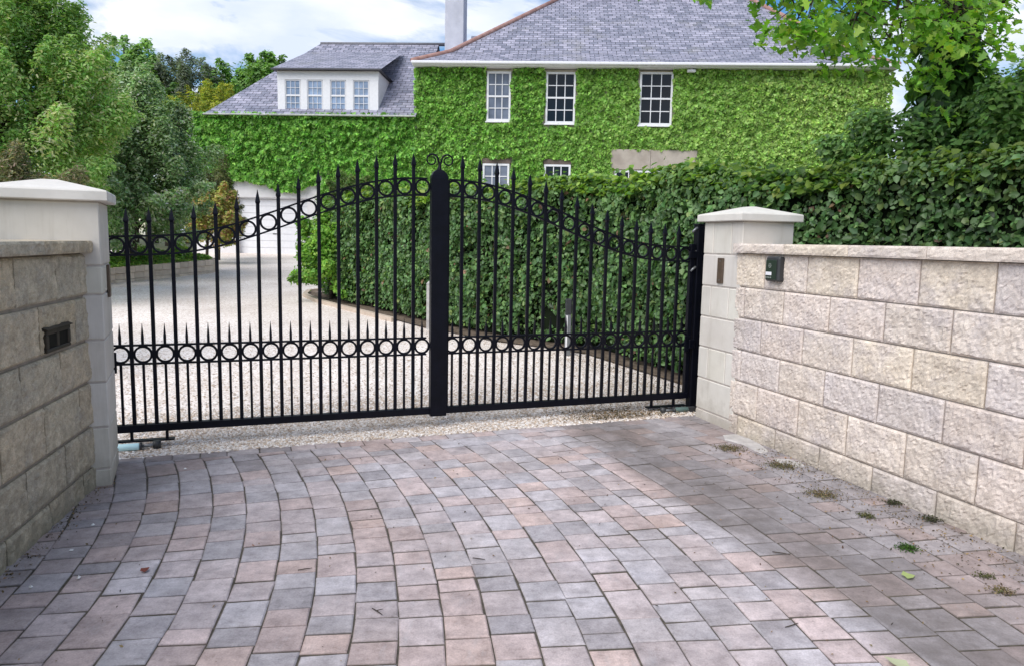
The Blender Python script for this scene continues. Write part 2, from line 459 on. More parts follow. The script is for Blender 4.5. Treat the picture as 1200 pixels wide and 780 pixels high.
rc.color_ramp.elements[1].position = .62; rc.color_ramp.elements[1].color = (.90, .925, .985, 1)
nt.links.new(n2.outputs[0], rc.inputs[0])
sc = nt.nodes.new('ShaderNodeVectorMath'); sc.operation = 'SCALE'; sc.inputs['Scale'].default_value = 12.0
nt.links.new(rc.outputs[0], sc.inputs[0])
mx = nt.nodes.new('ShaderNodeMix'); mx.data_type = 'RGBA'
nt.links.new(rp.outputs[0], mx.inputs[0]); hs = nt.nodes.new('ShaderNodeHueSaturation'); hs.inputs['Saturation'].default_value = 1.35; hs.inputs['Value'].default_value = 1.45
nt.links.new(sky.outputs[0], hs.inputs['Color']); nt.links.new(hs.outputs[0], mx.inputs[6]); nt.links.new(sc.outputs[0], mx.inputs[7])
nt.links.new(mx.outputs[2], bg.inputs[0]); bg.inputs[1].default_value = .1
nt.links.new(bg.outputs[0], wo.inputs[0])

sl = bpy.data.lights.new('sun', 'SUN'); sl.energy = 3.7; sl.angle = R(55); sl.color = (1, .955, .90)
so = bpy.data.objects.new('sun', sl); col.objects.link(so)
sd = Vector((math.sin(SUN_AZ) * math.cos(SUN_EL), math.cos(SUN_AZ) * math.cos(SUN_EL), math.sin(SUN_EL)))
so.rotation_euler = sd.to_track_quat('Z', 'Y').to_euler(); so.location = (-8, -8, 14)

cam = bpy.data.cameras.new('camera'); co = bpy.data.objects.new('camera', cam); col.objects.link(co)
PITCH, ROLL, HCAM = .1224, .02, 1.4333
f0 = Vector((0, math.cos(PITCH), -math.sin(PITCH))); u0 = Vector((0, math.sin(PITCH), math.cos(PITCH))); r0 = Vector((1, 0, 0))
rt = r0 * math.cos(ROLL) + u0 * math.sin(ROLL); up = u0 * math.cos(ROLL) - r0 * math.sin(ROLL)
co.matrix_world = Matrix(((rt.x, up.x, -f0.x, 0), (rt.y, up.y, -f0.y, 0), (rt.z, up.z, -f0.z, HCAM), (0, 0, 0, 1)))
cam.sensor_width = 36; cam.lens = 36 * 870.15 / 1200; cam.clip_end = 2000; cam.clip_start = .05
scn.camera = co
scn.view_settings.view_transform = 'Standard'; scn.view_settings.look = 'None'; scn.view_settings.exposure = 0
scn.cycles.use_denoising = True
scn.cycles.max_bounces = 8; scn.cycles.transmission_bounces = 2

# ------------------------------------------------------------------ terrain
def gsurf(x, y):
    d = -(x + 2.39) * .3567 + (y - 4.68) * .9342; k = min(1, max(0, d) / .3)
    return gz(y, x) + (.010 * noise.noise(Vector((x * 1.3, y * 1.3, 0))) + .005 * noise.noise(Vector((x * 7, y * 7, 3)))) * k
def gz(y, x=None):
    g = .05 * min(max(0, y - 5.5), 18.5)
    if x is not None: g = min(g, max(0, (-(x + 2.39) * .3567 + (y - 4.68) * .9342)) * .10)
    return g
GANG = .3506
gd = np.array([math.cos(GANG), math.sin(GANG)]); gn = np.array([-gd[1], gd[0]])
EDGE = np.array([-2.39, 4.68])
ed = np.array([3.85, 1.47]); ed /= np.linalg.norm(ed); en = np.array([-ed[1], ed[0]])

mb = MB()
ys = [-30, -5, 3, 5.5, 10, 14, 18, 24, 40, 80, 160, 400]; xs = [-300, -60, -20, -10, -5, 0, 5, 10, 20, 60, 300]
vs = [(x, y, gz(y) - .06) for y in ys for x in xs]; nx = len(xs)
mb.add(vs, [(j * nx + i, j * nx + i + 1, (j + 1) * nx + i + 1, (j + 1) * nx + i) for j in range(len(ys) - 1) for i in range(nx - 1)])
tag(mb.build('ground', M['ground']), kind='structure')

# gravel drive: fine grid that starts at the paving edge
mb = MB(); nu, nv = 120, 150
vs = []
for j in range(nv + 1):
    t = (j / nv) ** 1.5
    for i in range(nu + 1):
        s = -9 + 15 * i / nu
        p0 = EDGE + ed * s
        y1 = 23.6
        x, y = p0[0] * (1 + .35 * t), p0[1] + (y1 - p0[1]) * t
        z = gsurf(x, y) - (.004 if j == 0 else 0)
        vs.append((x, y, z))
mb.add(vs, [(j * (nu + 1) + i, j * (nu + 1) + i + 1, (j + 1) * (nu + 1) + i + 1, (j + 1) * (nu + 1) + i) for j in range(nv) for i in range(nu)])
tag(mb.build('gravel_drive', M['gravel'], smooth=True), kind='structure')

# loose stones on the near part of the gravel
def pebble(mb, cols, x, y, z, r, c):
    a = random.random() * 6.28; ca, sa = math.cos(a), math.sin(a)
    e = (random.uniform(.7, 1.3) * r, random.uniform(.6, 1.0) * r, random.uniform(.45, .75) * r)
    pts = []
    for (px, py, pz) in ((1, 0, 0), (.4, .9, .1), (-.6, .75, -.1), (-1, -.1, .1), (-.3, -.95, 0), (.65, -.75, 0), (.25, .15, 1), (-.3, -.1, .9)):
        px *= e[0] * random.uniform(.8, 1.2); py *= e[1] * random.uniform(.8, 1.2); pz *= e[2]
        pts.append((x + px * ca - py * sa, y + px * sa + py * ca, z + pz))
    mb.add(pts, [(0, 1, 6), (1, 2, 7, 6), (2, 3, 7), (3, 4, 7), (4, 5, 6, 7), (5, 0, 6)])
    cols.extend([(*c, 1)] * 8)
def attr_mat(name, rough=.8):
    t = NT(name); a = t.n('ShaderNodeAttribute', attribute_name='Col'); t.base(a.outputs[0]); return t.set(rough, .25)
M['stone'] = attr_mat('loose_stone')
mb = MB(); cols = []
pc = [(.58, .52, .46), (.70, .66, .62), (.46, .37, .29), (.55, .44, .34), (.78, .75, .72), (.36, .29, .23), (.62, .57, .53)]
for k in range(40000):
    s = random.uniform(-1.2, 4.4); dd = (random.random() * 1.15 if k < 31000 else 1.1 + random.random() ** 1.5 * 3.4) + random.gauss(0, .02)
    if dd < -.03: continue
    p = EDGE + ed * s + en * dd
    pebble(mb, cols, p[0], p[1], gsurf(p[0], p[1]) + random.uniform(.000, .004), random.uniform(.006, .013), random.choice(pc))
tag(mb.build('gravel', M['stone'], colors=cols), 'loose pinkish white gravel stones under and behind the gate', kind='stuff')

# ------------------------------------------------------------------ block paving: arcs about one centre
CC = np.array([-7.3135, 1.6096]); R0, DR = 6.481, .168
aR = np.array([1.9775, 4.9]); dR = np.array([.3042, -.9526]); nR = np.array([-.9526, -.3042])     # right wall line, towards the road, into the drive
aL = np.array([-2.3875, 4.2]); dL = np.array([.1985, -.9801]); nL = np.array([.9801, .1985])
def clip(poly, a, n):
    out = []
    for i in range(len(poly)):
        p, q = poly[i], poly[(i + 1) % len(poly)]; dp, dq = (p - a) @ n, (q - a) @ n
        if dp >= 0: out.append(p)
        if (dp >= 0) != (dq >= 0): out.append(p + (q - p) * dp / (dp - dq))
    return out
mb = MB(); cols = []
pcol = [((.405, .405, .43), .26), ((.33, .325, .345), .10), ((.44, .40, .405), .26), ((.465, .39, .375), .18), ((.49, .395, .36), .06), ((.465, .455, .475), .14)]
pw = np.array([x[1] for x in pcol]); pw /= pw.sum()
def paver(poly):
    if len(poly) < 3: return
    P = np.array(poly); area = .5 * abs(sum(P[i][0] * P[(i + 1) % len(P)][1] - P[(i + 1) % len(P)][0] * P[i][1] for i in range(len(P))))
    if area < .0012: return
    c = P.mean(0)
    P = P + rng.normal(0, .0022, P.shape)
    # joint
    def inset(Q, d):
        out = []
        for i in range(len(Q)):
            a, b, e = Q[i - 1], Q[i], Q[(i + 1) % len(Q)]
            u = (b - a) / (np.linalg.norm(b - a) + 1e-9); v = (e - b) / (np.linalg.norm(e - b) + 1e-9)
            k = (v - u); kl = np.linalg.norm(k)
            if kl < .25: nrm = np.array([-u[1], u[0]]); out.append(b + nrm * d)
            else:
                s = max(.3, abs(u[0] * v[1] - u[1] * v[0])); out.append(b + (k / s) * d)
        return np.array(out)
    A = inset(P, .0010); B = inset(P, .0020); D = inset(P, .0078)
    dz = random.gauss(0, .0012); tx, ty = random.gauss(0, .006), random.gauss(0, .006)
    n = len(P)
    vs = [(p[0], p[1], -.02) for p in A] + [(p[0], p[1], -.0035 + dz) for p in B] + [(p[0], p[1], dz + (p - c) @ np.array([tx, ty])) for p in D]
    fs = [tuple(range(2 * n, 3 * n))]
    for r in (0, 1):
        fs += [(r * n + i, r * n + (i + 1) % n, (r + 1) * n + (i + 1) % n, (r + 1) * n + i) for i in range(n)]
    mb.add(vs, fs)
    cc = (np.array(pcol[rng.choice(len(pcol), p=pw)][0]) * .78 + np.array([.425, .408, .41]) * .22) * random.uniform(.98, 1.16)
    cols.extend([(*(cc * .5), 1)] * n + [(*(cc * .72), 1)] * n)
    cols.extend([(*(cc * random.uniform(.80, 1.06)), 1) for _ in range(n)])
EB = EDGE - en * .125      # a border row runs along the far edge
for k in range(-14, 40):
    r1 = R0 + DR * k; r2 = r1 + DR
    s = -10.0 + random.random() * .1
    while s < 6.5:
        L = random.choice([.112, .135, .15, .172, .172, .205, .235])
        th0, th1 = (s + .0028) / (r1 + .08), (s + L - .0028) / (r1 + .08)
        s += L
        q = [CC + r * np.array([math.cos(t), math.sin(t)]) for r, t in ((r1 + .001, th0), (r2 - .001, th0), (r2 - .001, th1), (r1 + .001, th1))]
        m = sum(q) / 4
        if m[1] < -4 or m[1] > 7: continue
        if (m - aR) @ nR < -.15 or (m - aL) @ nL < -.6: continue
        if m[1] > 1.5 and (m - aL) @ nL < -.15: continue
        q = clip(q, EB, -en)
        paver(q)
s = -1.0
while s < 5.2:
    L = random.choice([.165, .205, .205])
    q = [EB + ed * s, EB + ed * (s + L), EB + ed * (s + L) + en * .125, EB + ed * s + en * .125]
    s += L
    m = sum(q) / 4
    if (m - aR) @ nR < -.25: continue
    paver(q)
tag(mb.build('driveway_paving', M['paver'], colors=cols), kind='structure')
mb = MB()
z = -.0055
a = EDGE - ed * 1.4; b = EDGE + ed * 5.0
mb.add([(a[0], a[1], z), (-2.2, -4, z), (4.6, -4, z), (b[0], b[1], z)], [(0, 1, 2, 3)])
tag(mb.build('joint_bed', M['bed']), kind='structure')

# ------------------------------------------------------------------ split-faced boundary walls
def rough_block(mb, cols, x0, x1, z0, z1, yf, amp, c, seed, nxx=None, nzz=None, back=.05, top=True):
    w_, h_ = x1 - x0, z1 - z0
    nx_ = nxx or max(4, int(w_ / .0125)); nz_ = nzz or max(3, int(h_ / .0125))
    vs = []; ch = .006
    def hgt(x, z):
        e = min((x - x0), (x1 - x), (z - z0), (z1 - z))
        k = min(1, e / .013); k = k * (2 - k)
        p = Vector((x * 5 + seed * 7.3, z * 5, seed * 3.1))
        g = .55 * noise.noise(p) + .35 * noise.noise(p * 2.7) + .30 * noise.noise(p * 6.5) + .22 * noise.noise(p * 14)
        return yf - k * (amp * .55 + amp * g) - ch * k * .3
    for j in range(nz_ + 1):
        for i in range(nx_ + 1):
            x = x0 + w_ * i / nx_; z = z0 + h_ * j / nz_
            edge = i in (0, nx_) or j in (0, nz_)
            jx = 0 if edge else random.uniform(-.0035, .0035); jz = 0 if edge else random.uniform(-.0035, .0035)
            vs.append((x + jx, hgt(x, z) + (0 if edge else random.gauss(0, .0016)), z + jz))
    fs = [(j * (nx_ + 1) + i, j * (nx_ + 1) + i + 1, (j + 1) * (nx_ + 1) + i + 1, (j + 1) * (nx_ + 1) + i) for j in range(nz_) for i in range(nx_)]
    n0 = len(vs)
    ring = [i for i in range(nx_ + 1)] + [(j * (nx_ + 1) + nx_) for j in range(1, nz_ + 1)] + [nz_ * (nx_ + 1) + i for i in range(nx_ - 1, -1, -1)] + [j * (nx_ + 1) for j in range(nz_ - 1, 0, -1)]
    for i in ring: vs.append((vs[i][0], yf + back, vs[i][2]))
    m = len(ring)
    fs += [(ring[(i + 1) % m], ring[i], n0 + i, n0 + (i + 1) % m) for i in range(m)]
    mb.add(vs, fs); cols.extend([(*c, 1)] * len(vs))

def boundary_wall(label, loc, direction, L, courses, ph, cop0, cop1, mat, tint, amp, gap):
    rz = math.atan2(direction[1], direction[0])
    root = empty('boundary_wall', (loc[0], loc[1], 0), rz); tag(root, label, 'wall')
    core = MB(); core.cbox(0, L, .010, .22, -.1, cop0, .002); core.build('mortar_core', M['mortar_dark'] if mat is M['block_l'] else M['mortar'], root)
    mb = MB(); cols = []
    for ci in range(len(courses) - 1):
        z0, z1 = courses[ci] + gap, courses[ci + 1] - gap
        p = ph[ci % 2]
        xs_ = [0] + [p + .455 * k for k in range(-12, 30) if .05 < p + .455 * k < L - .05] + [L]
        for x0, x1 in zip(xs_[:-1], xs_[1:]):
            c = np.array(random.choice(tint)) * random.uniform(.93, 1.06)
            rough_block(mb, cols, x0 + gap, x1 - gap, z0, z1, 0, amp, c, random.random() * 50, back=.03)
    mb.build('stone_blocks', mat, root, colors=cols)
    # coping: rough-edged slabs
    mb = MB(); cols = []
    x = 0.0
    while x < L - .01:
        l = min(random.choice([.58, .62, .6]), L - x)
        c = np.array(random.choice(tint)) * random.uniform(.95, 1.1)
        rough_block(mb, cols, x + .002, x + l - .002, cop0 + .002, cop1, -.045, .006, c, random.random() * 50, nxx=24, nzz=5, back=.31)
        x += l
    mb.build('coping', mat, root, colors=cols)
    return root

tR = [(1.0, .97, .94), (1.03, 1.0, .97), (1.0, .96, .95), (.95, .94, .97), (1.04, 1.0, .91)]
# right wall: from the pillar towards the road
cR = [-.05, .146, .409, .648, .891, 1.125, 1.379]
sR = aR + dR * (-.86)
boundary_wall('pale pink split-faced stone wall carrying the keypad, right of the gate', sR, dR, 4.6, cR, [.17 + .86, -.06 + .86], 1.379, 1.45, M['block'], tR, .012, .0038)
cL = [-.05, .125, .357, .607, .84, 1.087, 1.325]
LL = 4.2
eL = aL + dL * .06; sL = eL + dL * LL
tL = [(1.0, 1.0, .95), (1.05, 1.02, .95), (.92, .93, .9), (1.02, .98, .88)]
phl = [(LL + .06 - .722) % .455, (LL + .06 - .95) % .455]
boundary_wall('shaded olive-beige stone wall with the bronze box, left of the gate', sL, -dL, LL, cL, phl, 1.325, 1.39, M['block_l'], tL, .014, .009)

# ------------------------------------------------------------------ gate pillars
def pillar(label, corner, inner, other, wi, wo, courses, three, flip):
    # corner: front corner on the opening side; inner: unit vector along the face in the opening; other: unit vector away from the opening
    inner = np.array(inner); inner /= np.linalg.norm(inner); other = np.array(other); other /= np.linalg.norm(other)
    c = np.array(corner) + inner * wi / 2 + other * wo / 2
    rz = math.atan2(other[1], other[0]) if not flip else math.atan2(-other[1], -other[0])
    root = empty('gate_pillar', (c[0], c[1], 0), rz); tag(root, label, 'pillar', 'pillars either side of the gate')
    hx, hy = wo / 2, wi / 2
    core = MB(); core.cbox(-hx + .005, hx - .005, -hy + .005, hy - .005, -.1, courses[-1], .002); core.build('mortar_core', M['mortar'], root)
    mb = MB(); cols = []
    for i in range(len(courses) - 1):
        z0, z1 = courses[i] + .004, courses[i + 1] - .004
        ysx = [-hy, hy]
        if three[i]: ysx = [-hy, -hy + wi * .27, -hy + wi * .74, hy]
        for a_, b_ in zip(ysx[:-1], ysx[1:]):
            n0 = len(mb.v)
            mb.cbox(-hx, hx, a_ + (.003 if a_ > -hy else 0), b_ - (.003 if b_ < hy else 0), z0, z1, .006)
            c_ = random.uniform(.90, 1.06)
            cols.extend([(c_, c_ * random.uniform(.98, 1.01), c_ * random.uniform(.95, 1.0), 1)] * (len(mb.v) - n0))
    mb.build('stone_courses', M['pillar'], root, colors=cols)
    mb = MB(); o = .045; z0 = courses[-1]
    X, Y = hx + o, hy + o; b = .006
    ringsP = [[(-X + b, -Y + b, z0), (X - b, -Y + b, z0), (X - b, Y - b, z0), (-X + b, Y - b, z0)]]
    def rg(e, z): return [(-X + e, -Y + e, z), (X - e, -Y + e, z), (X - e, Y - e, z), (-X + e, Y - e, z)]
    mb.loft([rg(b, z0), rg(0, z0 + b), rg(0, z0 + .052), rg(b, z0 + .06), rg(min(X, Y) - .02, z0 + .122)])
    mb.build('pillar_cap', M['cap'], root)
    return root
pcs = [-.05, .08, .342, .603, .855, 1.105, 1.362, 1.62]
PR_i = np.array([-.3073, .9516]); PR_o = np.array([.9516, .3073])
pillar('cream stone pillar at the right end of the gate, beside the keypad wall', (1.7289, 5.6589), PR_i, PR_o, .53, .458, pcs, [0, 0, 1, 0, 1, 0, 1], False)
PL_i = np.array([-.40, .9165]); PL_o = np.array([-.9165, -.40])
pillar('cream stone pillar at the left end of the gate, partly behind the shaded wall', (-2.284, 4.129), PL_i, PL_o, .48, .52, [-.05, .10, .342, .60, .84, 1.093, 1.252, 1.605], [0, 0, 0, 0, 0, 0, 0], True)

def local_to(root, u, v, z=0):
    c, s = math.cos(root.rotation_euler.z), math.sin(root.rotation_euler.z)
    return np.array([root.location.x + u * c - v * s, root.location.y + u * s + v * c, z])

# sensor plates on the inner faces of the pillars
def plate(label, corner, inner, outn, d, z0, z1, w_):
    p = np.array(corner) + np.array(inner) * d
    rz = math.atan2(inner[1], inner[0])
    root = empty('sensor_plate', (p[0], p[1], z0), rz); tag(root, label, 'sensor plate', 'brown plates on the pillars')
    sgn = 1 if (np.array([-inner[1], inner[0]]) @ np.array(outn)) > 0 else -1
    mb = MB(); y0, y1 = (.0005, .016) if sgn > 0 else (-.016, -.0005)
    mb.cbox(-w_ / 2, w_ / 2, y0, y1, 0, z1 - z0, .003); mb.build('cover', M['brown_plate'], root)
    mb = MB()
    for zz in (.025, z1 - z0 - .025):
        mb = MB(); mb.tube([(0, sgn * .0155, zz), (0, sgn * .018, zz)], .005, 8); mb.build('screw', M['steel'], root)
plate('narrow brown metal plate on the inner face of the right-hand pillar', (1.7289, 5.6589), PR_i, -PR_o, .26, 1.135, 1.335, .075)
plate('narrow brown plate seen edge-on on the left-hand pillar', (-2.284, 4.129), PL_i, -PL_o, .28, 1.06, 1.25, .075)

# ------------------------------------------------------------------ keypad on the right wall
kp = aR + dR * (-.362)
root = empty('keypad', (kp[0], kp[1], 1.19), math.atan2(dR[1], dR[0]))
tag(root, 'dark grey entry keypad with a white label fixed to the right wall', 'keypad')
mb = MB(); mb.cbox(-.074, .074, -.055, .0, 0, .172, .010); mb.build('housing', M['dark_plastic'], root)
mb = MB(); mb.cbox(-.066, .050, -.060, -.0555, .012, .150, .004); mb.build('face_plate', M['screen'], root)
mb = MB(); mb.cbox(-.060, .004, -.0635, -.0605, .042, .066, .002); mb.build('name_label', M['label_white'], root)
mb = MB()
for a0 in range(0, 360, 45):
    t = R(a0); mb.cbox(-.018 + .013 * math.cos(t) - .003, -.018 + .013 * math.cos(t) + .003, -.063, -.0605, .110 + .013 * math.sin(t) - .003, .110 + .013 * math.sin(t) + .003, .001)
mb.cbox(-.021, -.015, -.063, -.0605, .107, .113, .001)
mb.build('symbol', M['grey_symbol'], root)
mb = MB()
for i in range(4): mb.tube([(-.057 + .018 * i, -.0605, .027), (-.057 + .018 * i, -.064, .027)], .005, 10)
mb.build('buttons', M['grey_symbol'], root)

# ------------------------------------------------------------------ bronze box on the left wall
bp = aL + dL * .545
root = empty('wall_box', (bp[0], bp[1], .855), math.atan2(-dL[1], -dL[0]))
tag(root, 'dark bronze box with two openings set in the left wall', 'wall box')
W2, H2 = .15, .108
mb = MB()
mb.cbox(-W2, W2, -.022, .0, 0, .018, .004); mb.cbox(-W2, W2, -.022, .0, H2 - .022, H2, .004)
mb.cbox(-W2, -W2 + .03, -.022, .0, .018, H2 - .022, .004); mb.cbox(W2 - .03, W2, -.022, .0, .018, H2 - .022, .004)
mb.cbox(-.016, .016, -.018, .0, .018, H2 - .022, .003)
mb.build('frame', M['bronze'], root)
mb = MB(); mb.cbox(-W2 + .02, W2 - .02, -.015, -.002, .012, H2 - .016, .002); mb.build('back_plate', plain('deep_recess', (.004, .004, .003), .7, .2), root)
mb = MB(); mb.loft([[(-W2 - .008, -.0, H2 + .0005), (W2 + .008, -.0, H2 + .0005), (W2 + .008, -.0, H2 + .018), (-W2 - .008, -.0, H2 + .018)],
                    [(-W2 - .008, -.030, H2 + .0005), (W2 + .008, -.030, H2 + .0005), (W2 + .008, -.030, H2 + .006), (-W2 - .008, -.030, H2 + .006)]])
mb.build('hood', M['bronze'], root)

# ------------------------------------------------------------------ the gate
P_ = .1357
G0 = np.array([-2.655, 4.8352])
TZ = [1.411, 1.417, 1.422, 1.430, 1.449, 1.479, 1.519, 1.567, 1.617, 1.670, 1.722, 1.769, 1.810, 1.843, 1.866, 1.877, 1.879]
def topz(t):
    t = min(max(t, 0), 16); i = min(int(t), 15); f = t - i
    p0, p1, p2, p3 = TZ[max(i - 1, 0)], TZ[i], TZ[i + 1], TZ[min(i + 2, 16)]
    return p1 + .5 * f * (p2 - p0 + f * (2 * p0 - 5 * p1 + 4 * p2 - p3 + f * (3 * (p1 - p2) + p3 - p0)))
BAND = .122; ZB0, ZB1 = .113, .163; ZM0, ZM1 = .574, .699; TIP = .845; RD = .024
def gate_leaf(label, origin, rz, mirror):
    root = empty('gate_leaf', (origin[0], origin[1], 0), rz); tag(root, label, 'gate', 'the two leaves of the double gate')
    K = M['black']; sx = -1 if mirror else 1
    def X(t): return sx * t * P_
    def box(name, t0, t1, y0, y1, z0, z1, b=.003, par=root, dx0=0, dx1=0):
        a_, b_ = sorted((X(t0) + sx * dx0, X(t1) + sx * dx1)); m = MB(); m.cbox(a_, b_, y0, y1, z0, z1, b); return m.build(name, K, par)
    box('stile', 0, 0, -.02, .02, ZB1, topz(0) + .03, dx0=-.022, dx1=.022)
    if mirror: box('stile', 16, 16, -.02, .02, ZB1, topz(16) - .004, dx0=-.035, dx1=.0)
    box('bottom_rail', 0, 16, -.025, .025, ZB0, ZB1, .003, dx0=-.022, dx1=(.0 if not mirror else .0))
    for z in (ZM0, ZM1): box('middle_rail', 0, 16, -.014, .014, z - .006, z + .006, .0015, dx0=.0225, dx1=-.035)
    for off in (0, -BAND):
        secs = []
        for k in range(0, 65):
            t = k / 4; x = X(t) + (sx * .0225 if k == 0 else 0) - (sx * .035 if k == 64 else 0); z = topz(t) + off
            secs.append([(x, -.014, z - .0062), (x, .014, z - .0062), (x, .014, z + .0062), (x, -.014, z + .0062)])
        m = MB(); m.loft(secs); m.build('top_rail', K, root)
    def spear(m, x, z0, z1, w0, w1, hs):
        sq = lambda w, z: [(x - w, -w, z), (x + w, -w, z), (x + w, w, z), (x - w, w, z)]
        m.loft([sq(w0, z0), sq(w1, z0 + hs), sq(w1 * .98, z0 + hs * 1.25), sq(.0012, z1)])
    zr = ZB1
    for k in range(1, 16):
        m = MB(); x = X(k); zt = topz(k) + .085
        m.cbox(x - RD / 2, x + RD / 2, -RD / 2, RD / 2, zr, zt, .003); b_ = m.build('bar', K, root)
        m = MB(); spear(m, x, zt, topz(k) + .183, RD / 2, .0165, .014); m.build('spearhead', K, b_)
    for k in range(16):
        x = X(k + .5); h = .0082
        m = MB(); m.cbox(x - h, x + h, -h, h, zr, ZM0 - .006, .002); m.build('short_bar', K, root)
        m = MB(); sq = lambda w, z: [(x - w, -w, z), (x + w, -w, z), (x + w, w, z), (x - w, w, z)]
        m.loft([sq(h, ZM1 + .006), sq(h * 1.05, ZM1 + .055), sq(.0011, TIP)]); m.build('spike', K, root)
        m = MB(); m.torus((x, 0, (ZM0 + ZM1) / 2), .0525, .0145, .016); m.build('ring', K, root)
        m = MB(); m.torus((x, 0, topz(k + .5) - BAND / 2), .0515, .0145, .016); m.build('ring', K, root)
    # hinge
    m = MB(); m.cbox(min(X(.02), X(.36)), max(X(.02), X(.36)), -.035, -.0265, .52, .66, .004); m.cbox(min(X(-.3), X(.1)), max(X(-.3), X(.1)), -.05, -.0355, .55, .63, .004)
    m.build('hinge', K, root)
    m = MB(); zh = topz(0) - .06; m.cbox(min(X(-.35), X(.3)), max(X(-.35), X(.3)), -.036, -.022, zh - .03, zh + .03, .003)
    m.build('hinge', K, root)
    # operator bracket under the leaf
    m = MB()
    for t in (.85, 2.45): m.cbox(X(t) - .009, X(t) + .009, -.012, .012, .056, ZB0, .002)
    m.cbox(min(X(.0), X(2.8)), max(X(.0), X(2.8)), -.028, .028, .046, .0565, .002)
    m.build('operator_bracket', K, root)
    if not mirror:
        # meeting post with domed head and scrolls
        px = 16.405 * P_; w_ = .063
        m = MB()
        rr = lambda w, d, z: [(px - w, -d - .01, z), (px + w, -d - .01, z), (px + w, d - .01, z), (px - w, d - .01, z)]
        m.loft([rr(w_ - .004, .026, .098), rr(w_, .03, .102), rr(w_, .03, 1.882), rr(w_ * .93, .028, 1.905), rr(w_ * .74, .024, 1.926), rr(w_ * .42, .017, 1.942), rr(w_ * .2, .011, 1.948)])
        post = m.build('meeting_post', K, root)
        m = MB(); m.tube([(px, -.01, 1.945), (px + .004, -.01, 1.975), (px + .006, -.01, 2.005)], [.017, .012, .008], 8); m.build('finial_stem', K, post)
        for s_ in (-1, 1):
            m = MB(); cx, cz, rr_ = px + .004 + s_ * .060, 2.014, .046
            pts = [(px + .004 + s_ * .002, -.01, 1.975)]
            for q in range(0, 36):
                a_ = math.pi - .35 - q / 35 * R(430); rad = rr_ * (1 - .0145 * q)
                # a curl that leaves the stem upwards, runs over the top and rolls in
                pts.append((cx + s_ * rad * math.cos(a_), -.01, cz + rad * math.sin(a_)))
            m.tube(pts, [.0075 - .00008 * i for i in range(len(pts))], 6); m.build('scroll', K, post, True)
    return root
GL = gate_leaf('black iron gate leaf on the left, with the domed meeting post and scrolls', G0, GANG, False)
GE = G0 + gd * 32.742 * P_
GR = gate_leaf('black iron gate leaf on the right, in front of the dark hedge', GE, GANG, True)

# steel hanging post beside the right pillar
hp = G0 + gd * 33.25 * P_
root = empty('gate_post', (hp[0], hp[1], 0), GANG); tag(root, 'tall black square steel post between the gate and the right pillar', 'post')
mb = MB(); mb.cbox(-.037, .037, -.037, .037, -.05, 1.6, .004); mb.build('shaft', M['black'], root)
mb = MB(); mb.cbox(-.041, .041, -.041, .041, 1.6, 1.612, .003); mb.build('post_cap', M['black'], root)
for zz in (1.57, 1.37, 1.24):
    mb = MB(); mb.tube([(-.038, -.02, zz + .008), (-.065, -.02, zz - .01), (-.085, -.018, zz - .03)], [.011, .011, .009], 8); mb.build('adjuster_bolt', M['steel'], root, True)

def operator(label, t0, t1, mat, mirror):
    sx = -1 if mirror else 1
    o = (GE if mirror else G0)
    root = empty('gate_operator', (o[0], o[1], 0), GANG); tag(root, label, 'gate motor', 'ram motors under the gate')
    X = lambda t: sx * t * P_
    y = -.075; z = .030
    mb = MB(); mb.tube([(X(t0), y, z), (X(t0 + .06), y, z), (X(t1 - .06), y, z), (X(t1), y, z)], [.020, .0235, .0235, .020], 16); mb.build('cylinder', mat, root, True)
    mb = MB(); mb.tube([(X(t1), y, z), (X(t1 + .10), y, z)], .027, 14); mb.build('end_collar', M['dark_plastic'], root, True)
    mb = MB(); mb.tube([(X(t1 + .1), y, z), (X(t1 + .75), y + .015, z + .002)], .011, 10); mb.build('ram_rod', M['steel'], root, True)
    mb = MB(); mb.tube([(X(t1 + .75), y + .015, z - .022), (X(t1 + .75), y + .015, z + .026)], .026, 12); mb.build('pivot', M['dark_plastic'], root, True)
    mb = MB(); a_, b_ = sorted((X(t0 - .5), X(t0 + .05))); mb.cbox(a_, b_, y - .02, y + .02, .008, .052, .004); mb.build('mounting_foot', M['dark_plastic'], root)
operator('pale blue ram motor on the gravel under the left gate leaf', .2, 1.25, M['blue_tube'], False)
operator('grey-green ram motor on the gravel under the right gate leaf', .1, 1.1, M['grey_green'], True)

# ------------------------------------------------------------------ the house
HB = .87
HR = math.atan2(-.7, 13.63)
house = empty('house', (-2.97, 23.0, HB), HR)
tag(house, 'ivy-covered house with grey slate hipped roof, dormer and white sash windows', 'house')
def hz(z): return z - HB
def hv(u, v, z): return (u, v, z - HB)
mb = MB(); mb.cbox(0, 13.75, 0, 9.0, hz(.4), hz(6.5), .01); mb.build('main_wall', M['cream_render'], house)
mb = MB()
# wing walls with the garage opening
mb.cbox(-6.95, -5.62, 0.005, .3, hz(.4), hz(5.06), .005); mb.cbox(-5.62, -3.42, .005, .3, hz(2.62), hz(5.06), .005)
mb.cbox(-3.42, -.004, .005, .3, hz(.4), hz(5.06), .005); mb.cbox(-6.95, -6.65, .3, 8.0, hz(.4), hz(5.06), .005)
mb.cbox(-6.65, -.004, 7.7, 8.0, hz(.4), hz(5.06), .005)
mb.build('wing_wall', M['pale_render'], house)
mb = MB()
for i in range(8):
    z0 = .868 + i * .214; mb.cbox(-5.62, -3.42, .17, .20, hz(z0 + .003), hz(z0 + .211), .006)
gdoor = mb.build('garage_door', M['white_paint'], house)
mb = MB(); mb.cbox(-5.66, -3.38, .06, .168, hz(2.585), hz(2.63), .004); mb.build('head_frame', M['white_paint'], gdoor)
mb = MB(); mb.cbox(-4.58, -4.46, .155, .17, hz(1.5), hz(1.53), .003); mb.build('handle', M['dark_plastic'], gdoor)

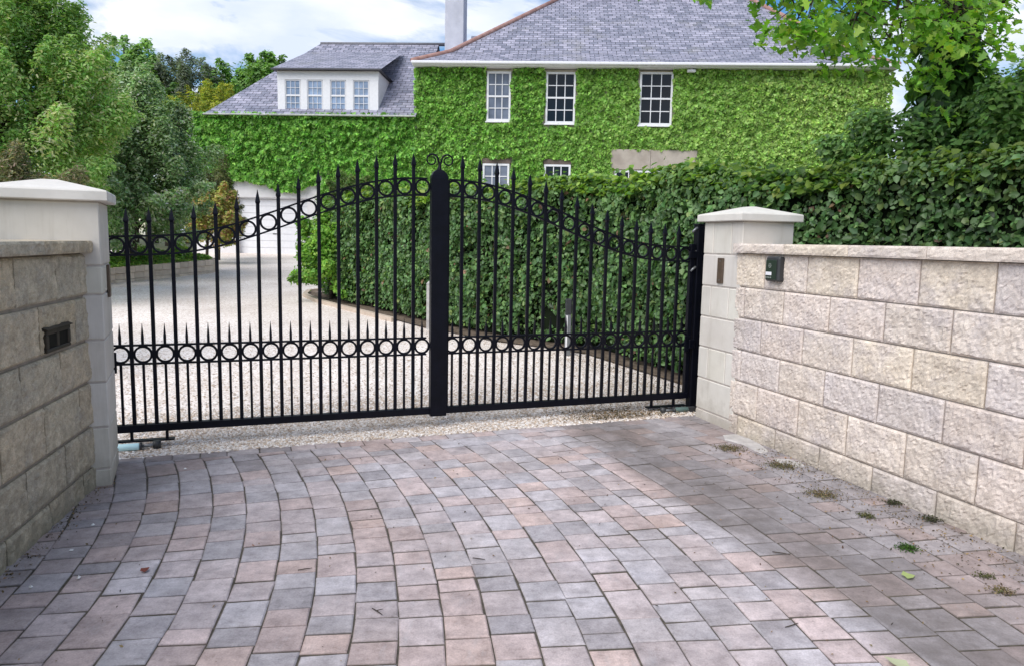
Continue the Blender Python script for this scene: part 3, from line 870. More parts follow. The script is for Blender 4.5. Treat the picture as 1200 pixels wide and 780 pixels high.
def roof_face(mb, uv, pts):
    n = [Vector(p) for p in pts]; e = (n[1] - n[0]).normalized(); nor = (n[1] - n[0]).cross(n[-1] - n[0]).normalized(); s = nor.cross(e)
    mb.add(pts, [tuple(range(len(pts)))])
    o = n[0]
    uv.extend([((p - o).dot(e) + o.x * e.x + o.y * e.y, (p - o).dot(s) + 50.0) for p in n])
# main hipped roof with flared eaves
mb = MB(); uv = []
E0, E1, V0, V1, ZE = -.10, 13.86, -.40, 9.4, 6.63
RU0, RU1, RV, ZR = 4.30, 10.62, 4.45, 9.95
fl = .22; zf = ZE + (ZR - ZE) * .155
def lerp(a, b, t): return tuple(a[i] + (b[i] - a[i]) * t for i in range(3))
ec = [hv(E0, V0, ZE), hv(E1, V0, ZE), hv(E1, V1, ZE), hv(E0, V1, ZE)]
rA, rB = hv(RU0, RV, ZR), hv(RU1, RV, ZR)
fc = []
for c_, r_ in zip(ec, (rA, rB, rB, rA)):
    p = lerp(c_, r_, fl); fc.append((p[0], p[1], zf - HB))
for i in range(4):
    j = (i + 1) % 4
    roof_face(mb, uv, [ec[i], ec[j], fc[j], fc[i]])
roof_face(mb, uv, [fc[0], fc[1], rB, rA]); roof_face(mb, uv, [fc[2], fc[3], rA, rB])
roof_face(mb, uv, [fc[1], fc[2], rB]); roof_face(mb, uv, [fc[3], fc[0], rA])
roof = mb.build('main_roof', M['slate'], house, uvs=uv)
for a_, f_, r_ in ((ec[0], fc[0], rA), (ec[1], fc[1], rB), (ec[2], fc[2], rB), (ec[3], fc[3], rA)):
    m = MB(); m.tube([a_, f_, lerp(f_, r_, .5), r_], .085, 8); m.build('hip_tiles', M['red_tile'], roof, True)
m = MB(); m.tube([rA, rB], .095, 8); m.build('ridge_tiles', M['red_tile'], roof, True)
mb = MB()
mb.cbox(E0 - .02, E1 + .02, V0 - .10, V0 - .002, hz(ZE - .085), hz(ZE + .0), .02); mb.build('gutter', M['white_paint'], house)
mb = MB(); mb.cbox(E0, E1, V0 + .003, V1, hz(ZE - .115), hz(ZE - .018), .01); mb.build('soffit', M['white_paint'], house)
# wing roof
mb = MB(); uv = []
WZ, WR, WV = 5.10, 8.22, 4.05
wc = [hv(-6.45, -.25, WZ), hv(.0, -.25, WZ), hv(2.2, WV, WR), hv(-4.2, WV, WR)]
roof_face(mb, uv, [wc[0], wc[1], hv(0, WV, WR), wc[3]])
roof_face(mb, uv, [hv(-6.45, 8.3, WZ), wc[0], wc[3]])
roof_face(mb, uv, [hv(.0, 8.3, WZ), hv(-6.45, 8.3, WZ), wc[3], hv(0, WV, WR)])
wroof = mb.build('wing_roof', M['slate'], house, uvs=uv)
m = MB(); m.tube([wc[3], hv(0.6, WV, WR)], .06, 8); m.build('ridge_tiles', plain('lead_ridge', (.16, .16, .18), .6, .4, var=.2), wroof, True)
m = MB(); m.cbox(-6.5, -.004, -.31, -.252, hz(WZ - .055), hz(WZ - .005), .015); m.build('wing_gutter', plain('weathered_gutter', (.42, .45, .41), .6, .3, var=.3), house)
# rear roof between chimney and hip
mb = MB(); uv = []
roof_face(mb, uv, [hv(.9, 4.3, 7.5), hv(4.2, 4.3, 7.5), hv(4.2, 6.2, 9.08), hv(.9, 6.2, 9.08)])
roof_face(mb, uv, [hv(4.2, 8.1, 7.5), hv(.9, 8.1, 7.5), hv(.9, 6.2, 9.08), hv(4.2, 6.2, 9.08)])
mb.add([hv(.9, 4.3, 7.5), hv(.9, 8.1, 7.5), hv(.9, 6.2, 9.08)], [(0, 1, 2)]); uv.extend([(0, 0), (1, 0), (.5, 1)])
mb.build('rear_roof', M['slate'], house, uvs=uv)
# chimney
mb = MB(); mb.cbox(.46, 1.08, 2.3, 3.2, hz(6.6), hz(11.9), .02); ch = mb.build('chimney', M['chimney'], house)
m = MB(); m.loft([[(.38, 2.22, hz(6.6)), (1.16, 2.22, hz(6.6)), (1.16, 3.28, hz(6.6)), (.38, 3.28, hz(6.6))], [(.38, 2.22, hz(7.28)), (1.16, 2.22, hz(7.28)), (1.16, 3.28, hz(7.28)), (.38, 3.28, hz(7.28))],
                  [(.44, 2.28, hz(7.36)), (1.10, 2.28, hz(7.36)), (1.10, 3.22, hz(7.36)), (.44, 3.22, hz(7.36))]]); m.build('flashing', M['pale_render'], ch)
m = MB(); m.cbox(.36, 1.18, 2.2, 3.3, hz(11.9), hz(12.05), .02); m.build('chimney_crown', M['chimney'], ch)
for vv in (2.5, 3.0):
    m = MB(); m.tube([(.77, vv, hz(12.05)), (.77, vv, hz(12.5))], [.13, .11], 10); m.build('chimney_pot', M['red_tile'], ch, True)

def sash(parent, u0, u1, z0, z1, v, pane, cols_=3, rows=4, fr=.06, bar=.026, sill=True, one=False):
    mb = MB(); d0, d1 = v - .05, v
    a0, a1, b0, b1 = u0, u1, hz(z0), hz(z1); mi = 0
    mb.cbox(a0, a1, d0, d1, b1 - fr, b1, .004); mb.cbox(a0, a1, d0, d1, b0, b0 + fr * 1.2, .004)
    mb.cbox(a0, a0 + fr, d0, d1, b0 + fr * 1.2, b1 - fr, .004); mb.cbox(a1 - fr, a1, d0, d1, b0 + fr * 1.2, b1 - fr, .004)
    h0, h1 = b0 + fr * 1.2, b1 - fr; mid = (h0 + h1) / 2
    mb.cbox(a0 + fr, a1 - fr, d0 + .004, d1, mid - .026, mid + .026, .003)
    for k in range(1, cols_):
        x = a0 + fr + (a1 - a0 - 2 * fr) * k / cols_
        mb.cbox(x - bar / 2, x + bar / 2, d0 + .012, d1, h0, mid - .026, .002); mb.cbox(x - bar / 2, x + bar / 2, d0 + .012, d1, mid + .026, h1, .002)
    half = rows // 2
    for (q0, q1) in ((h0, mid - .026), (mid + .026, h1)):
        for k in range(1, half):
            z = q0 + (q1 - q0) * k / half
            for c in range(cols_):
                xa = a0 + fr + (a1 - a0 - 2 * fr) * c / cols_ + bar / 2; xb = a0 + fr + (a1 - a0 - 2 * fr) * (c + 1) / cols_ - bar / 2
                mb.cbox(xa, xb, d0 + .012, d1, z - bar / 2, z + bar / 2, .002)
    if sill: mb.cbox(a0 - .03, a1 + .03, v - .10, v - .001, b0 - .04, b0 - .002, .006)
    if one:
        mb.quad((a0 + fr, v - .018, h0), (a1 - fr, v - .018, h0), (a1 - fr, v - .018, h1), (a0 + fr, v - .018, h1), 1)
        return mb.build('window', [M['white_paint'], pane], parent)
    o = mb.build('window', M['white_paint'], parent)
    m = MB(); m.quad((a0 + fr, v - .018, h0), (a1 - fr, v - .018, h0), (a1 - fr, v - .018, h1), (a0 + fr, v - .018, h1))
    m.build('pane', pane, o)
    return o
WIN = [(2.08, 2.80, 4.98, 6.42), (3.84, 4.72, 4.93, 6.42), (6.60, 7.57, 4.91, 6.44)]
for (a_, b_, c_, d_), pn in zip(WIN, (M['pane_curtain'], M['pane_dark'], M['pane_dark'])): sash(house, a_, b_, c_, d_, -.03, pn)
for (a_, b_, c_, d_), pn in zip([(1.99, 2.80, 2.3, 3.74), (3.84, 4.64, 2.3, 3.74)], (M['pane_curtain'], M['pane_dark'])): sash(house, a_, b_, c_, d_, -.03, pn)
M['head_shade'] = plain('brown_head_shade', (.13, .10, .085), .7, .3, var=.2)  # brown of the shade painted above the ground-floor windows
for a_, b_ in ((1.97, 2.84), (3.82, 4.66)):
    mb = MB(); mb.cbox(a_, b_, -.08, -.002, hz(3.745), hz(3.90), .006); mb.build('window_head_shade', M['head_shade'], house)  # added board stands in for the shade under the window head
mb = MB(); mb.cbox(5.83, 7.0, -.10, -.002, hz(3.62), hz(4.21), .01); mb.cbox(7.006, 8.37, -.10, -.002, hz(3.62), hz(4.21), .01); mb.build('lintel', M['lintel'], house)
sash(house, 5.95, 8.25, 1.4, 3.6, -.03, M['pane_dark'], 6, 4)
# dormer
mb = MB()
DZ0, DZ1, DU0, DU1 = 5.19, 6.41, -4.29, -1.20
for a_, b_ in ((DU0, -4.06), (-3.58, -3.38), (-2.90, -2.67), (-2.19, -1.97), (-1.48, DU1)): mb.cbox(a_, b_, .0, .12, hz(DZ0 + .004), hz(DZ1 - .004), .004)
mb.cbox(DU0 - .01, DU1 + .01, -.004, .13, hz(DZ1 - .26), hz(DZ1), .004); mb.cbox(DU0 - .01, DU1 + .01, -.03, .13, hz(DZ0 - .06), hz(DZ0 + .045), .004)
for u in (DU0 + .003, DU1 - .023):
    mb.add([(u, .12, hz(DZ0)), (u, 1.75, hz(DZ1)), (u, .12, hz(DZ1)), (u + .02, .12, hz(DZ0)), (u + .02, 1.75, hz(DZ1)), (u + .02, .12, hz(DZ1))], [(0, 1, 2), (3, 5, 4), (0, 3, 4, 1), (1, 4, 5, 2), (2, 5, 3, 0)])
dorm = mb.build('dormer', M['white_paint'], house)
for a_ in (-4.06, -3.38, -2.67, -1.97): sash(dorm, a_ + .002, a_ + (.478 if a_ > -2 else .468), DZ0 + .045, DZ1 - .262, .07, M['pane_sky'], 3, 4, .028, .015, False, True)
mb = MB(); uv = []
roof_face(mb, uv, [hv(DU0 - .12, -.16, DZ1 + .03), hv(DU1 + .12, -.16, DZ1 + .03), hv(DU1 + .12, 3.2, 7.72), hv(DU0 - .12, 3.2, 7.72)])
mb.add([hv(DU0 - .12, -.16, DZ1 + .005), hv(DU1 + .12, -.16, DZ1 + .005), hv(DU1 + .12, 1.85, DZ1 + .03), hv(DU0 - .12, 1.85, DZ1 + .03)], [(3, 2, 1, 0)]); uv.extend([(0, 0)] * 4)
mb.build('dormer_roof', M['slate'], dorm, uvs=uv)
mb = MB(); mb.cbox(DU0 - .13, DU1 + .13, -.20, -.162, hz(DZ1 - .01), hz(DZ1 + .04), .006); mb.build('dormer_gutter', plain('dark_gutter', (.05, .05, .06), .5), dorm)
# small white lamp under the eaves
lm = empty('eaves_lamp', tuple(Vector((-2.97, 23, 0)) + Matrix.Rotation(HR, 3, 'Z') @ Vector((8.05, -.25, 6.42))), HR); tag(lm, 'small white security lamp under the eaves right of the windows', 'lamp')
mb = MB(); mb.cbox(-.12, .12, -.06, .06, -.02, .06, .015); mb.build('lamp_body', M['white_paint'], lm)
mb = MB(); mb.cbox(-.02, .02, -.02, .02, .0605, .10, .004); mb.build('lamp_bracket', M['white_paint'], lm)

# ivy on the house
def ivy(name, label, u0, u1, z0, z1, holes, n, cols_, size, thick, seed, bottom=None):
    U = rng.uniform(u0, u1, n); Z = rng.uniform(z0, z1, n)
    edge = .07 * np.array([noise.noise(Vector((u * 2.2, z * 2.2, seed))) for u, z in zip(U, Z)]) + .05 * np.array([noise.noise(Vector((u * 8, z * 8, seed))) for u, z in zip(U, Z)])
    ok = np.ones(n, bool)
    for a_, b_, c_, d_ in holes: ok &= ~((U > a_ + edge) & (U < b_ + edge) & (Z > c_ + edge * 1.6) & (Z < d_ + edge))
    if bottom: ok &= Z > np.array([bottom(u) for u in U]) + edge * 3
    U, Z = U[ok], Z[ok]; n = len(U)
    bul = .55 + .6 * np.array([noise.noise(Vector((u * 1.6, z * 1.6, seed + 5))) for u, z in zip(U, Z)]) + .5 * np.array([noise.noise(Vector((u * 5.5, z * 5.5, seed + 9))) for u, z in zip(U, Z)])
    V = -.02 - thick * np.clip(bul, .05, 1.3) * rng.random(n) ** .55
    V = np.where(Z > z1 - .12, V - .10 * rng.random(n), V)
    P = np.stack([U, V, Z - HB], 1)
    N = np.stack([rng.normal(-.1, .55, n), -np.ones(n), rng.normal(.62, .55, n)], 1)
    D = np.stack([rng.normal(0, .6, n), -.25 + rng.normal(0, .2, n), -np.ones(n)], 1)
    C = pal(n, cols_(n, U, Z)) if not callable(cols_) else cols_(U, Z)
    o = leaves(name, P, N, D, size * (.65 + .7 * rng.random(n)), C, M['leaf'], None, IVYL, 1.0)
    o.location = (-2.97, 23.0, HB); o.rotation_euler = (0, 0, HR)
    return tag(o, label, 'ivy', 'ivy on the house walls')
def ivc(U, Z):
    n = len(U); g = np.clip((U - 3) / 9 + .25 * np.array([noise.noise(Vector((u * .5, z * .5, 2))) for u, z in zip(U, Z)]), 0, 1)[:, None]
    a_ = pal(n, [(.235, .46, .08), (.32, .56, .125), (.13, .29, .045)], None, .28); b_ = pal(n, [(.37, .55, .135), (.46, .63, .20), (.23, .385, .075)], None, .28)
    return a_ * (1 - g) + b_ * g
MH = [(a_ - .03, b_ + .03, c_ - .06, 7) for a_, b_, c_, d_ in WIN] + [(1.97, 2.84, 2.2, 3.88), (3.82, 4.66, 2.2, 3.88), (5.85, 8.36, 1.2, 4.2)]
ivy('wall_ivy', 'bright green ivy covering the main front wall around three upper windows', -.08, 13.85, 1.0, 6.50, MH, 105000, ivc, .082, .20, 3)
def ivw(U, Z): return pal(len(U), [(.195, .42, .068), (.285, .54, .108), (.105, .28, .04)], None, .28)
ivy('wall_ivy', 'deeper green ivy hanging over the garage door below the dormer', -7.05, -.06, 2.4, 5.13, [(-3.1, -2.9, 2.4, 3.3)], 42000, ivw, .092, .26, 8,
    lambda u: 2.97 + .10 * math.sin(u * 2.1) if -5.9 < u < -2.95 else (1.0 if u > -2.95 else 2.2))

# ------------------------------------------------------------------ hedge
def hedge():
    path = np.array([(-3.55, 13.25), (-2.85, 12.25), (-2.2, 11.55), (-1.15, 10.25), (-.1, 9.3), (.92, 8.65), (1.42, 7.75), (1.85, 6.95), (2.45, 6.45), (3.05, 5.85), (3.45, 5.0), (3.7, 4.0), (3.95, 2.8), (4.2, 1.5)])
    seg = np.linalg.norm(np.diff(path, axis=0), axis=1); cum = np.concatenate([[0], np.cumsum(seg)])
    Lh = cum[-1]
    def at(s):
        i = min(np.searchsorted(cum, s, 'right') - 1, len(seg) - 1); f = (s - cum[i]) / seg[i]
        p = path[i] * (1 - f) + path[i + 1] * f
        i0, i1 = max(i - 1, 0), min(i + 2, len(path) - 1)
        t = path[i1] - path[i0]; t /= np.linalg.norm(t)
        return p, np.array([-t[1], t[0]])       # normal: away from the drive (right/back)
    root = empty('hedge', (path[5][0], path[5][1], gz(path[5][1])))
    tag(root, 'long dark green leafy hedge behind the right gate leaf and right wall', 'hedge')
    b = np.array([path[5][0], path[5][1], gz(path[5][1])])
    def height(s, p): return 2.15 + .06 * max(0, 1 - abs(s - 4.6) / 1.9) + .06 * math.sin(s * 1.1) + .05 * math.sin(s * 3.3 + 1) - (.25 * max(0, 1 - s / 1.2)) + max(0, s - 9.6) * .10
    # core
    mb = MB(); secs = []
    for s in np.linspace(.25, Lh - .05, 60):
        p, nn = at(s); g = gz(p[1]); h = height(s, p) - .12
        ring = []
        for (o_, z) in ((.16, g + .05), (.14, g + .9), (.2, h - .1), (.35, h), (1.1, h), (1.3, h - .2), (1.35, g)):
            q = p + nn * o_; ring.append((q[0] - b[0], q[1] - b[1], z - b[2]))
        secs.append(ring)
    mb.loft(secs); mb.build('branch_core', M['twig'], root)
    # face leaves, top leaves
    nF, nT = 84000, 26000
    S = Lh * (1 - rng.random(nF) ** .8 * 1.0); Zt = rng.random(nF)
    P = np.empty((nF, 3)); NN = np.empty((nF, 3)); keep = np.ones(nF, bool)
    for i in range(nF):
        p, nn = at(S[i]); g = gz(p[1]); h = height(S[i], p); z = g + .08 + (h - g - .08) * Zt[i]
        bl = .13 * noise.noise(Vector((p[0] * 1.7, p[1] * 1.7, z * 1.7))) + .09 * noise.noise(Vector((p[0] * 4.2, p[1] * 4.2, z * 4.2 + 9)))
        if z < g + .55: bl += (g + .55 - z) * .18; keep[i] = random.random() < .5 + .5 * (z - g) / .55
        gap = noise.noise(Vector((p[0] * 2.6 + 20, p[1] * 2.6, z * 2.6)))
        d = rng.random() ** 1.5 * .22 + bl + (.0 if gap < .3 else .07)
        rnd = max(0, (z - (h - .2)) / .2)
        q = p + nn * (d + .22 * rnd * rnd); P[i] = (q[0] - b[0], q[1] - b[1], z - b[2]); NN[i] = (-nn[0], -nn[1], .55 + rnd)
    P, NN = P[keep], NN[keep]; n = len(P)
    N = NN + rng.normal(0, .55, (n, 3)); D = np.stack([rng.normal(0, .6, n), rng.normal(0, .6, n), -.7 + rng.normal(0, .5, n)], 1)
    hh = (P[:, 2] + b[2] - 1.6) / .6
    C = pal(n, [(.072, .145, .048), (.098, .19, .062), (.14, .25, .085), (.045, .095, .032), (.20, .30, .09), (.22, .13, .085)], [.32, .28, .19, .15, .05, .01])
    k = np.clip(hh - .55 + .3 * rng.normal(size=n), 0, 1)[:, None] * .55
    C = C * (1 - k) + np.array([.22, .34, .055]) * k  # yellow-lit hedge top blended into the leaf colour by height
    tree_shade = np.clip((P[:, 0] + b[0] - 1.6) / 1.6, 0, 1)[:, None]; C = C * (1.12 - .27 * tree_shade)  # overhanging tree's shade multiplied into the leaf colour towards the right
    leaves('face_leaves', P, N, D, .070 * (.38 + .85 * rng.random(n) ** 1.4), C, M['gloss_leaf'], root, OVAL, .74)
    S = Lh * (1 - rng.random(nT) ** .8); P = np.empty((nT, 3)); NN = np.empty((nT, 3))
    for i in range(nT):
        p, nn = at(S[i]); h = height(S[i], p); o_ = .02 + 1.3 * rng.random(); q = p + nn * o_
        z = h + .05 * noise.noise(Vector((q[0] * 2.5, q[1] * 2.5, 4))) - rng.random() * .09 - (.12 if o_ < .12 else 0) + (.06 * max(0, rng.normal(-.2, 1)) if rng.random() < .2 else 0)
        P[i] = (q[0] - b[0], q[1] - b[1], z - b[2]); NN[i] = (-nn[0] * .4, -nn[1] * .4, 1)
    n = nT; N = NN + rng.normal(0, .5, (n, 3)); D = rng.normal(0, 1, (n, 3))
    C = pal(n, [(.19, .32, .05), (.26, .40, .07), (.09, .19, .04), (.30, .42, .08)], [.35, .2, .35, .1])
    tree_shade = np.clip((P[:, 0] + b[0] - 1.8) / 1.6, 0, 1)[:, None]; C = C * (1 - .5 * tree_shade)  # same painted tree shade on the top leaves
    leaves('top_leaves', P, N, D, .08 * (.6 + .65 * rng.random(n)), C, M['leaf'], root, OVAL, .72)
    # bare stems near the ground
    mb = MB()
    for s in np.arange(.4, Lh, .22):
        p, nn = at(s); g = gz(p[1]); q = p + nn * random.uniform(.12, .3)
        x, y = q[0] - b[0], q[1] - b[1]
        mb.tube([(x, y, g - .05 - b[2]), (x + random.uniform(-.05, .05), y + random.uniform(-.05, .05), g + .5 - b[2]), (x + random.uniform(-.15, .15), y + random.uniform(-.1, .1), g + 1.2 - b[2])], [.018, .013, .008], 5)
    mb.build('stems', M['bark'], root)
hedge()
# soil strip and leaf litter at the foot of the hedge, with a kerb
mb = MB()
hp_ = [(-3.75, 13.6), (-3.62, 13.15), (-2.95, 12.05), (-2.26, 11.42), (-1.22, 10.13), (-.17, 9.18), (.85, 8.53), (1.35, 7.66), (1.77, 6.9), (2.3, 6.5)]
hb_ = [(-2.6, 14.2), (-2.5, 13.6), (-1.9, 12.6), (-1.2, 12.2), (-.3, 11), (.9, 10), (2, 9.3), (2.6, 8.4), (3.0, 7.6), (3.2, 7.2)]
vs = [(x, y, gz(y) + .018) for x, y in hp_] + [(x, y, gz(y) + .05) for x, y in hb_]; n = len(hp_)
mb.add(vs, [(i, i + 1, n + i + 1, n + i) for i in range(n - 1)])
tag(mb.build('soil_bed', M['soil']), kind='structure')
kr = empty('bed_kerb', (-3.7, 13.5, gz(13.5))); tag(kr, 'low pale stone kerb curving round the hedge bed', 'kerb')
mb = MB(); cur = [(-2.95, 14.6), (-3.5, 14.25), (-3.78, 13.75), (-3.70, 13.2), (-3.3, 12.5), (-2.75, 11.8), (-2.3, 11.3), (-1.7, 10.6)]
secs = []
for i, (x, y) in enumerate(cur):
    t = np.array(cur[min(i + 1, len(cur) - 1)]) - np.array(cur[max(i - 1, 0)]); t = t / np.linalg.norm(t); nn = np.array([-t[1], t[0]]) * .04
    g = gz(y) - gz(13.5); x -= -3.7; y -= 13.5
    secs.append([(x - nn[0], y - nn[1], g - .04), (x + nn[0], y + nn[1], g - .04), (x + nn[0], y + nn[1], g + .06), (x - nn[0], y - nn[1], g + .06)])
mb.loft(secs); mb.build('kerb_stones', M['garden_block'], kr, colors=[(.8, .8, .8, 1)] * len(mb.v))

# bollard lamp and slim post by the hedge
bl = empty('bollard_lamp', (.64, 8.45, gz(8.45))); tag(bl, 'slim grey bollard lamp with black head at the hedge foot', 'lamp')
mb = MB(); mb.cbox(-.034, .034, -.034, .034, -.03, .47, .006); mb.build('bollard_shaft', M['steel'], bl)
mb = MB(); mb.cbox(-.028, -.008, -.0385, -.0345, .08, .46, .001); mb.build('light_strip', M['label_white'], bl)
mb = MB(); mb.cbox(-.036, .036, -.036, .036, .4705, .65, .008); mb.build('bollard_head', M['dark_plastic'], bl)
sp_ = empty('slim_post', (-1.13, 10.0, gz(10.0))); tag(sp_, 'pale slim timber post beside the meeting post, before the hedge', 'post')
mb = MB(); mb.cbox(-.03, .03, -.03, .03, -.05, .62, .006); mb.build('stake', M['cement'], sp_)
mb = MB(); mb.loft([[(-.034, -.034, .62), (.034, -.034, .62), (.034, .034, .62), (-.034, .034, .62)], [(-.006, -.006, .655), (.006, -.006, .655), (.006, .006, .655), (-.006, .006, .655)]]); mb.build('stake_cap', M['cement'], sp_)

# ------------------------------------------------------------------ retaining wall and beds on the left
rw = np.array([(-9.2, 11.6), (-8.45, 13.1), (-7.84, 14.64), (-7.32, 15.9), (-6.87, 17.03), (-7.0, 17.5), (-7.5, 17.9), (-8.6, 18.2)])
rwall = empty('retaining_wall', (-7.84, 14.64, gz(14.64))); tag(rwall, 'low pinkish block retaining wall along the left side of the gravel', 'wall')
mb = MB(); cols = []; o = np.array([-7.84, 14.64]); oz = gz(14.64)
for (a_, b_) in zip(rw[:-1], rw[1:]):
    L = np.linalg.norm(b_ - a_); t = (b_ - a_) / L; nn = np.array([-t[1], t[0]]); k = max(1, int(L / .22))
    for i in range(k):
        for lv in range(3):
            p = a_ + t * L * i / k; q = a_ + t * (L * (i + 1) / k - .006); z0 = gz(p[1]) - .06 + lv * .125 - oz; z1 = z0 + .119; dp = .12
            if lv == 2: dp = .16; p = p - nn * .02; q = q - nn * .02
            vs = []
            for z in (z0, z1):
                for c_ in (p, q, q + nn * dp, p + nn * dp): vs.append((c_[0] - o[0], c_[1] - o[1], z))
            mb.add(vs, [(0, 1, 2, 3)[::-1], (4, 5, 6, 7), (0, 1, 5, 4), (1, 2, 6, 5), (2, 3, 7, 6), (3, 0, 4, 7)])
            c_ = random.uniform(.82, 1.12); cols.extend([(c_, c_ * .98, c_ * .96, 1)] * 8)
mb.build('wall_blocks', M['garden_block'], rwall, colors=cols)
mb = MB()
n = len(rw); vs = [(x - .05, y + .02, gz(y) + .26) for x, y in rw] + [(-16, 10 + i * 1.6, .9) for i in range(n)]
mb.add(vs, [(i, i + 1, n + i + 1, n + i) for i in range(n - 1)]); tag(mb.build('raised_bed', M['soil']), kind='structure')
def cover(name, label, pts_fn, n, cols_, size, kind='stuff'):
    P = np.array([pts_fn() for _ in range(n)]); N = rng.normal(0, .5, (n, 3)) + [0, 0, 1]; D = rng.normal(0, 1, (n, 3)) + [0, 0, .3]
    o = leaves(name, P, N, D, size * (.6 + .8 * rng.random(n)), pal(n, cols_), M['leaf'], None, OVAL, .5)
    return tag(o, label, kind=kind)
def bedpt():
    i = random.randrange(1, 5); f = random.random(); p = rw[i] * (1 - f) + rw[i + 1] * f; d = random.random() ** 1.3 * 1.6
    t = rw[i + 1] - rw[i]; t = t / np.linalg.norm(t); q = p + np.array([-t[1], t[0]]) * (d + .08)
    return (q[0], q[1], gz(q[1]) + .28 + (.10 + .30 * min(1, d)) * abs(noise.noise(Vector((q[0] * 2, q[1] * 2, 0))) + .35) * random.random() * 1.6)
cover('ground_cover', 'low green plants spilling over the retaining wall', bedpt, 12000, [(.22, .42, .09), (.30, .50, .12), (.15, .30, .06), (.42, .52, .15)], .07)

# ------------------------------------------------------------------ trees and shrubs
tree('broadleaf_tree', 'tall bright green loose-leaved tree rising behind the left pillar', 'tree', (-8.4, 12.2, .3), (-8.35, 12.3, 3.2), (1.75, 1.4, 2.7), 270, .28,
     [(.29, .51, .135), (.38, .60, .19), (.21, .41, .09), (.48, .66, .26)], .070, 600, .14, jit=.2, aspect=.40, updroop=.1, spray=1.3,
     extra=[((-6.9, 11.7, 1.9), .4), ((-7.1, 11.4, 2.7), .4), ((-6.8, 11.6, 2.3), .35), ((-7.3, 11.6, 1.3), .4), ((-7.3, 11.5, .9), .4), ((-8.3, 11.0, 2.2), .5), ((-8.0, 10.9, 3.0), .5), ((-8.6, 10.9, 1.4), .5), ((-7.8, 11.0, 1.5), .45), ((-8.1, 10.9, 3.7), .45), ((-9.2, 12, 5.6), .5), ((-7.9, 12.2, 5.4), .45), ((-7.0, 12.3, 4.0), .35), ((-6.8, 12.3, 3.3), .35)])
tree('evergreen_shrub_tree', 'rounded dark green evergreen with glossy leaves between pillar and ivy', 'tree', (-8.2, 15.9, .65), (-7.95, 15.9, 2.45), (1.35, 1.1, 2.1), 190, .29,
     [(.25, .40, .16), (.34, .50, .23), (.48, .60, .38), (.15, .27, .10)], .074, 560, .12, mat='gloss_leaf', aspect=.45, spray=1.2,
     extra=[((-7.35, 15.6, 3.2), .3), ((-7.1, 15.8, 2.6), .33), ((-7.2, 15.5, 1.9), .33), ((-7.9, 14.9, 2.0), .4), ((-8.1, 15.3, 1.5), .4), ((-7.4, 15.3, 1.9), .4), ((-8.5, 15.2, 1.45), .45)])
tree('heather_shrub', 'olive shrub with pinkish dry tips just above the left pillar cap', 'shrub', (-4.75, 7.2, .0), (-4.78, 7.2, 1.62), (.55, .5, .42), 70, .14,
     [(.17, .19, .09), (.24, .23, .12), (.34, .27, .19), (.11, .15, .06)], .04, 1800, .05, aspect=.3, spray=1.5)
tree('golden_shrub', 'yellow and orange tinted shrub beside the garage door', 'shrub', (-7.95, 19.3, .70), (-7.85, 19.3, 1.7), (.6, .5, .95), 46, .20,
     [(.52, .57, .14), (.64, .57, .17), (.64, .40, .19), (.30, .43, .11), (.5, .29, .17)], .07, 900, .04, spray=1.3)
tree('brown_shrub', 'dull brown-green feathery shrub in front of the ivy corner', 'shrub', (-8.15, 20.6, .75), (-8.05, 20.6, 2.1), (.5, .45, 1.15), 40, .22,
     [(.13, .15, .065), (.18, .18, .08), (.09, .125, .045)], .07, 800, .04, aspect=.3, spray=1.4)
tree('lime_shrub', 'light green shrub at the far end of the hedge near garage', 'shrub', (-3.12, 12.75, .36), (-3.1, 12.7, 1.1), (.5, .42, .75), 50, .18,
     [(.20, .40, .06), (.27, .46, .08), (.13, .28, .04)], .062, 900, .03, spray=1.3)
tree('conifer_shrub', 'dark feathery shrub between the garage and the lime shrub', 'shrub', (-3.3, 15.2, .5), (-3.25, 15.2, 1.9), (.5, .45, .7), 30, .2,
     [(.08, .16, .04), (.12, .20, .055), (.15, .18, .06)], .065, 900, .04, aspect=.3, spray=1.4)
tree('golden_conifer', 'golden yellow conifer behind the left end of the garage roof', 'tree', (-11.4, 28.5, .9), (-11.4, 28.5, 5.0), (1.5, 1.2, 1.5), 110, .26,
     [(.42, .44, .07), (.54, .52, .10), (.25, .32, .06), (.17, .24, .045)], .13, 260, .15, aspect=.22, updroop=-.3, spray=2.4)
far = 'trees beyond the house'
tree('distant_tree', 'grey-green rounded pine on the skyline left of the golden conifer', 'tree', (-19.4, 45, .9), (-19.4, 45, 9.8), (2.2, 2, 1.7), 60, .45, [(.17, .21, .15), (.21, .25, .19), (.12, .16, .105)], .2, 70, .3, group=far, aspect=.3)
tree('distant_tree', 'bright green broad tree just left of the garage roof slope', 'tree', (-16.0, 47, .9), (-16.0, 47, 9.2), (3.0, 2.5, 2.9), 90, .55, [(.19, .36, .085), (.25, .44, .11), (.13, .27, .06)], .22, 60, .35, group=far)
tree('distant_tree', 'pale green tree on the skyline right of the tall bright tree', 'tree', (-23.5, 46, .9), (-23.3, 46, 9.8), (2.9, 2.5, 3.0), 90, .55, [(.24, .40, .13), (.30, .46, .17), (.17, .31, .09)], .22, 60, .35, group=far)
tree('distant_tree', 'dark green tree in the gap between two skyline trees', 'tree', (-20.8, 43, .9), (-20.8, 43, 7.6), (2.2, 2, 2.9), 60, .5, [(.13, .25, .08), (.17, .30, .10)], .22, 60, .3, group=far)
tree('distant_tree', 'small dark treetop peeping over the garage roof ridge end', 'tree', (-15.2, 55, .9), (-15.0, 55, 11.6), (1.7, 1.6, 2.4), 40, .5, [(.14, .22, .10), (.18, .27, .12)], .22, 60, .3, group=far)
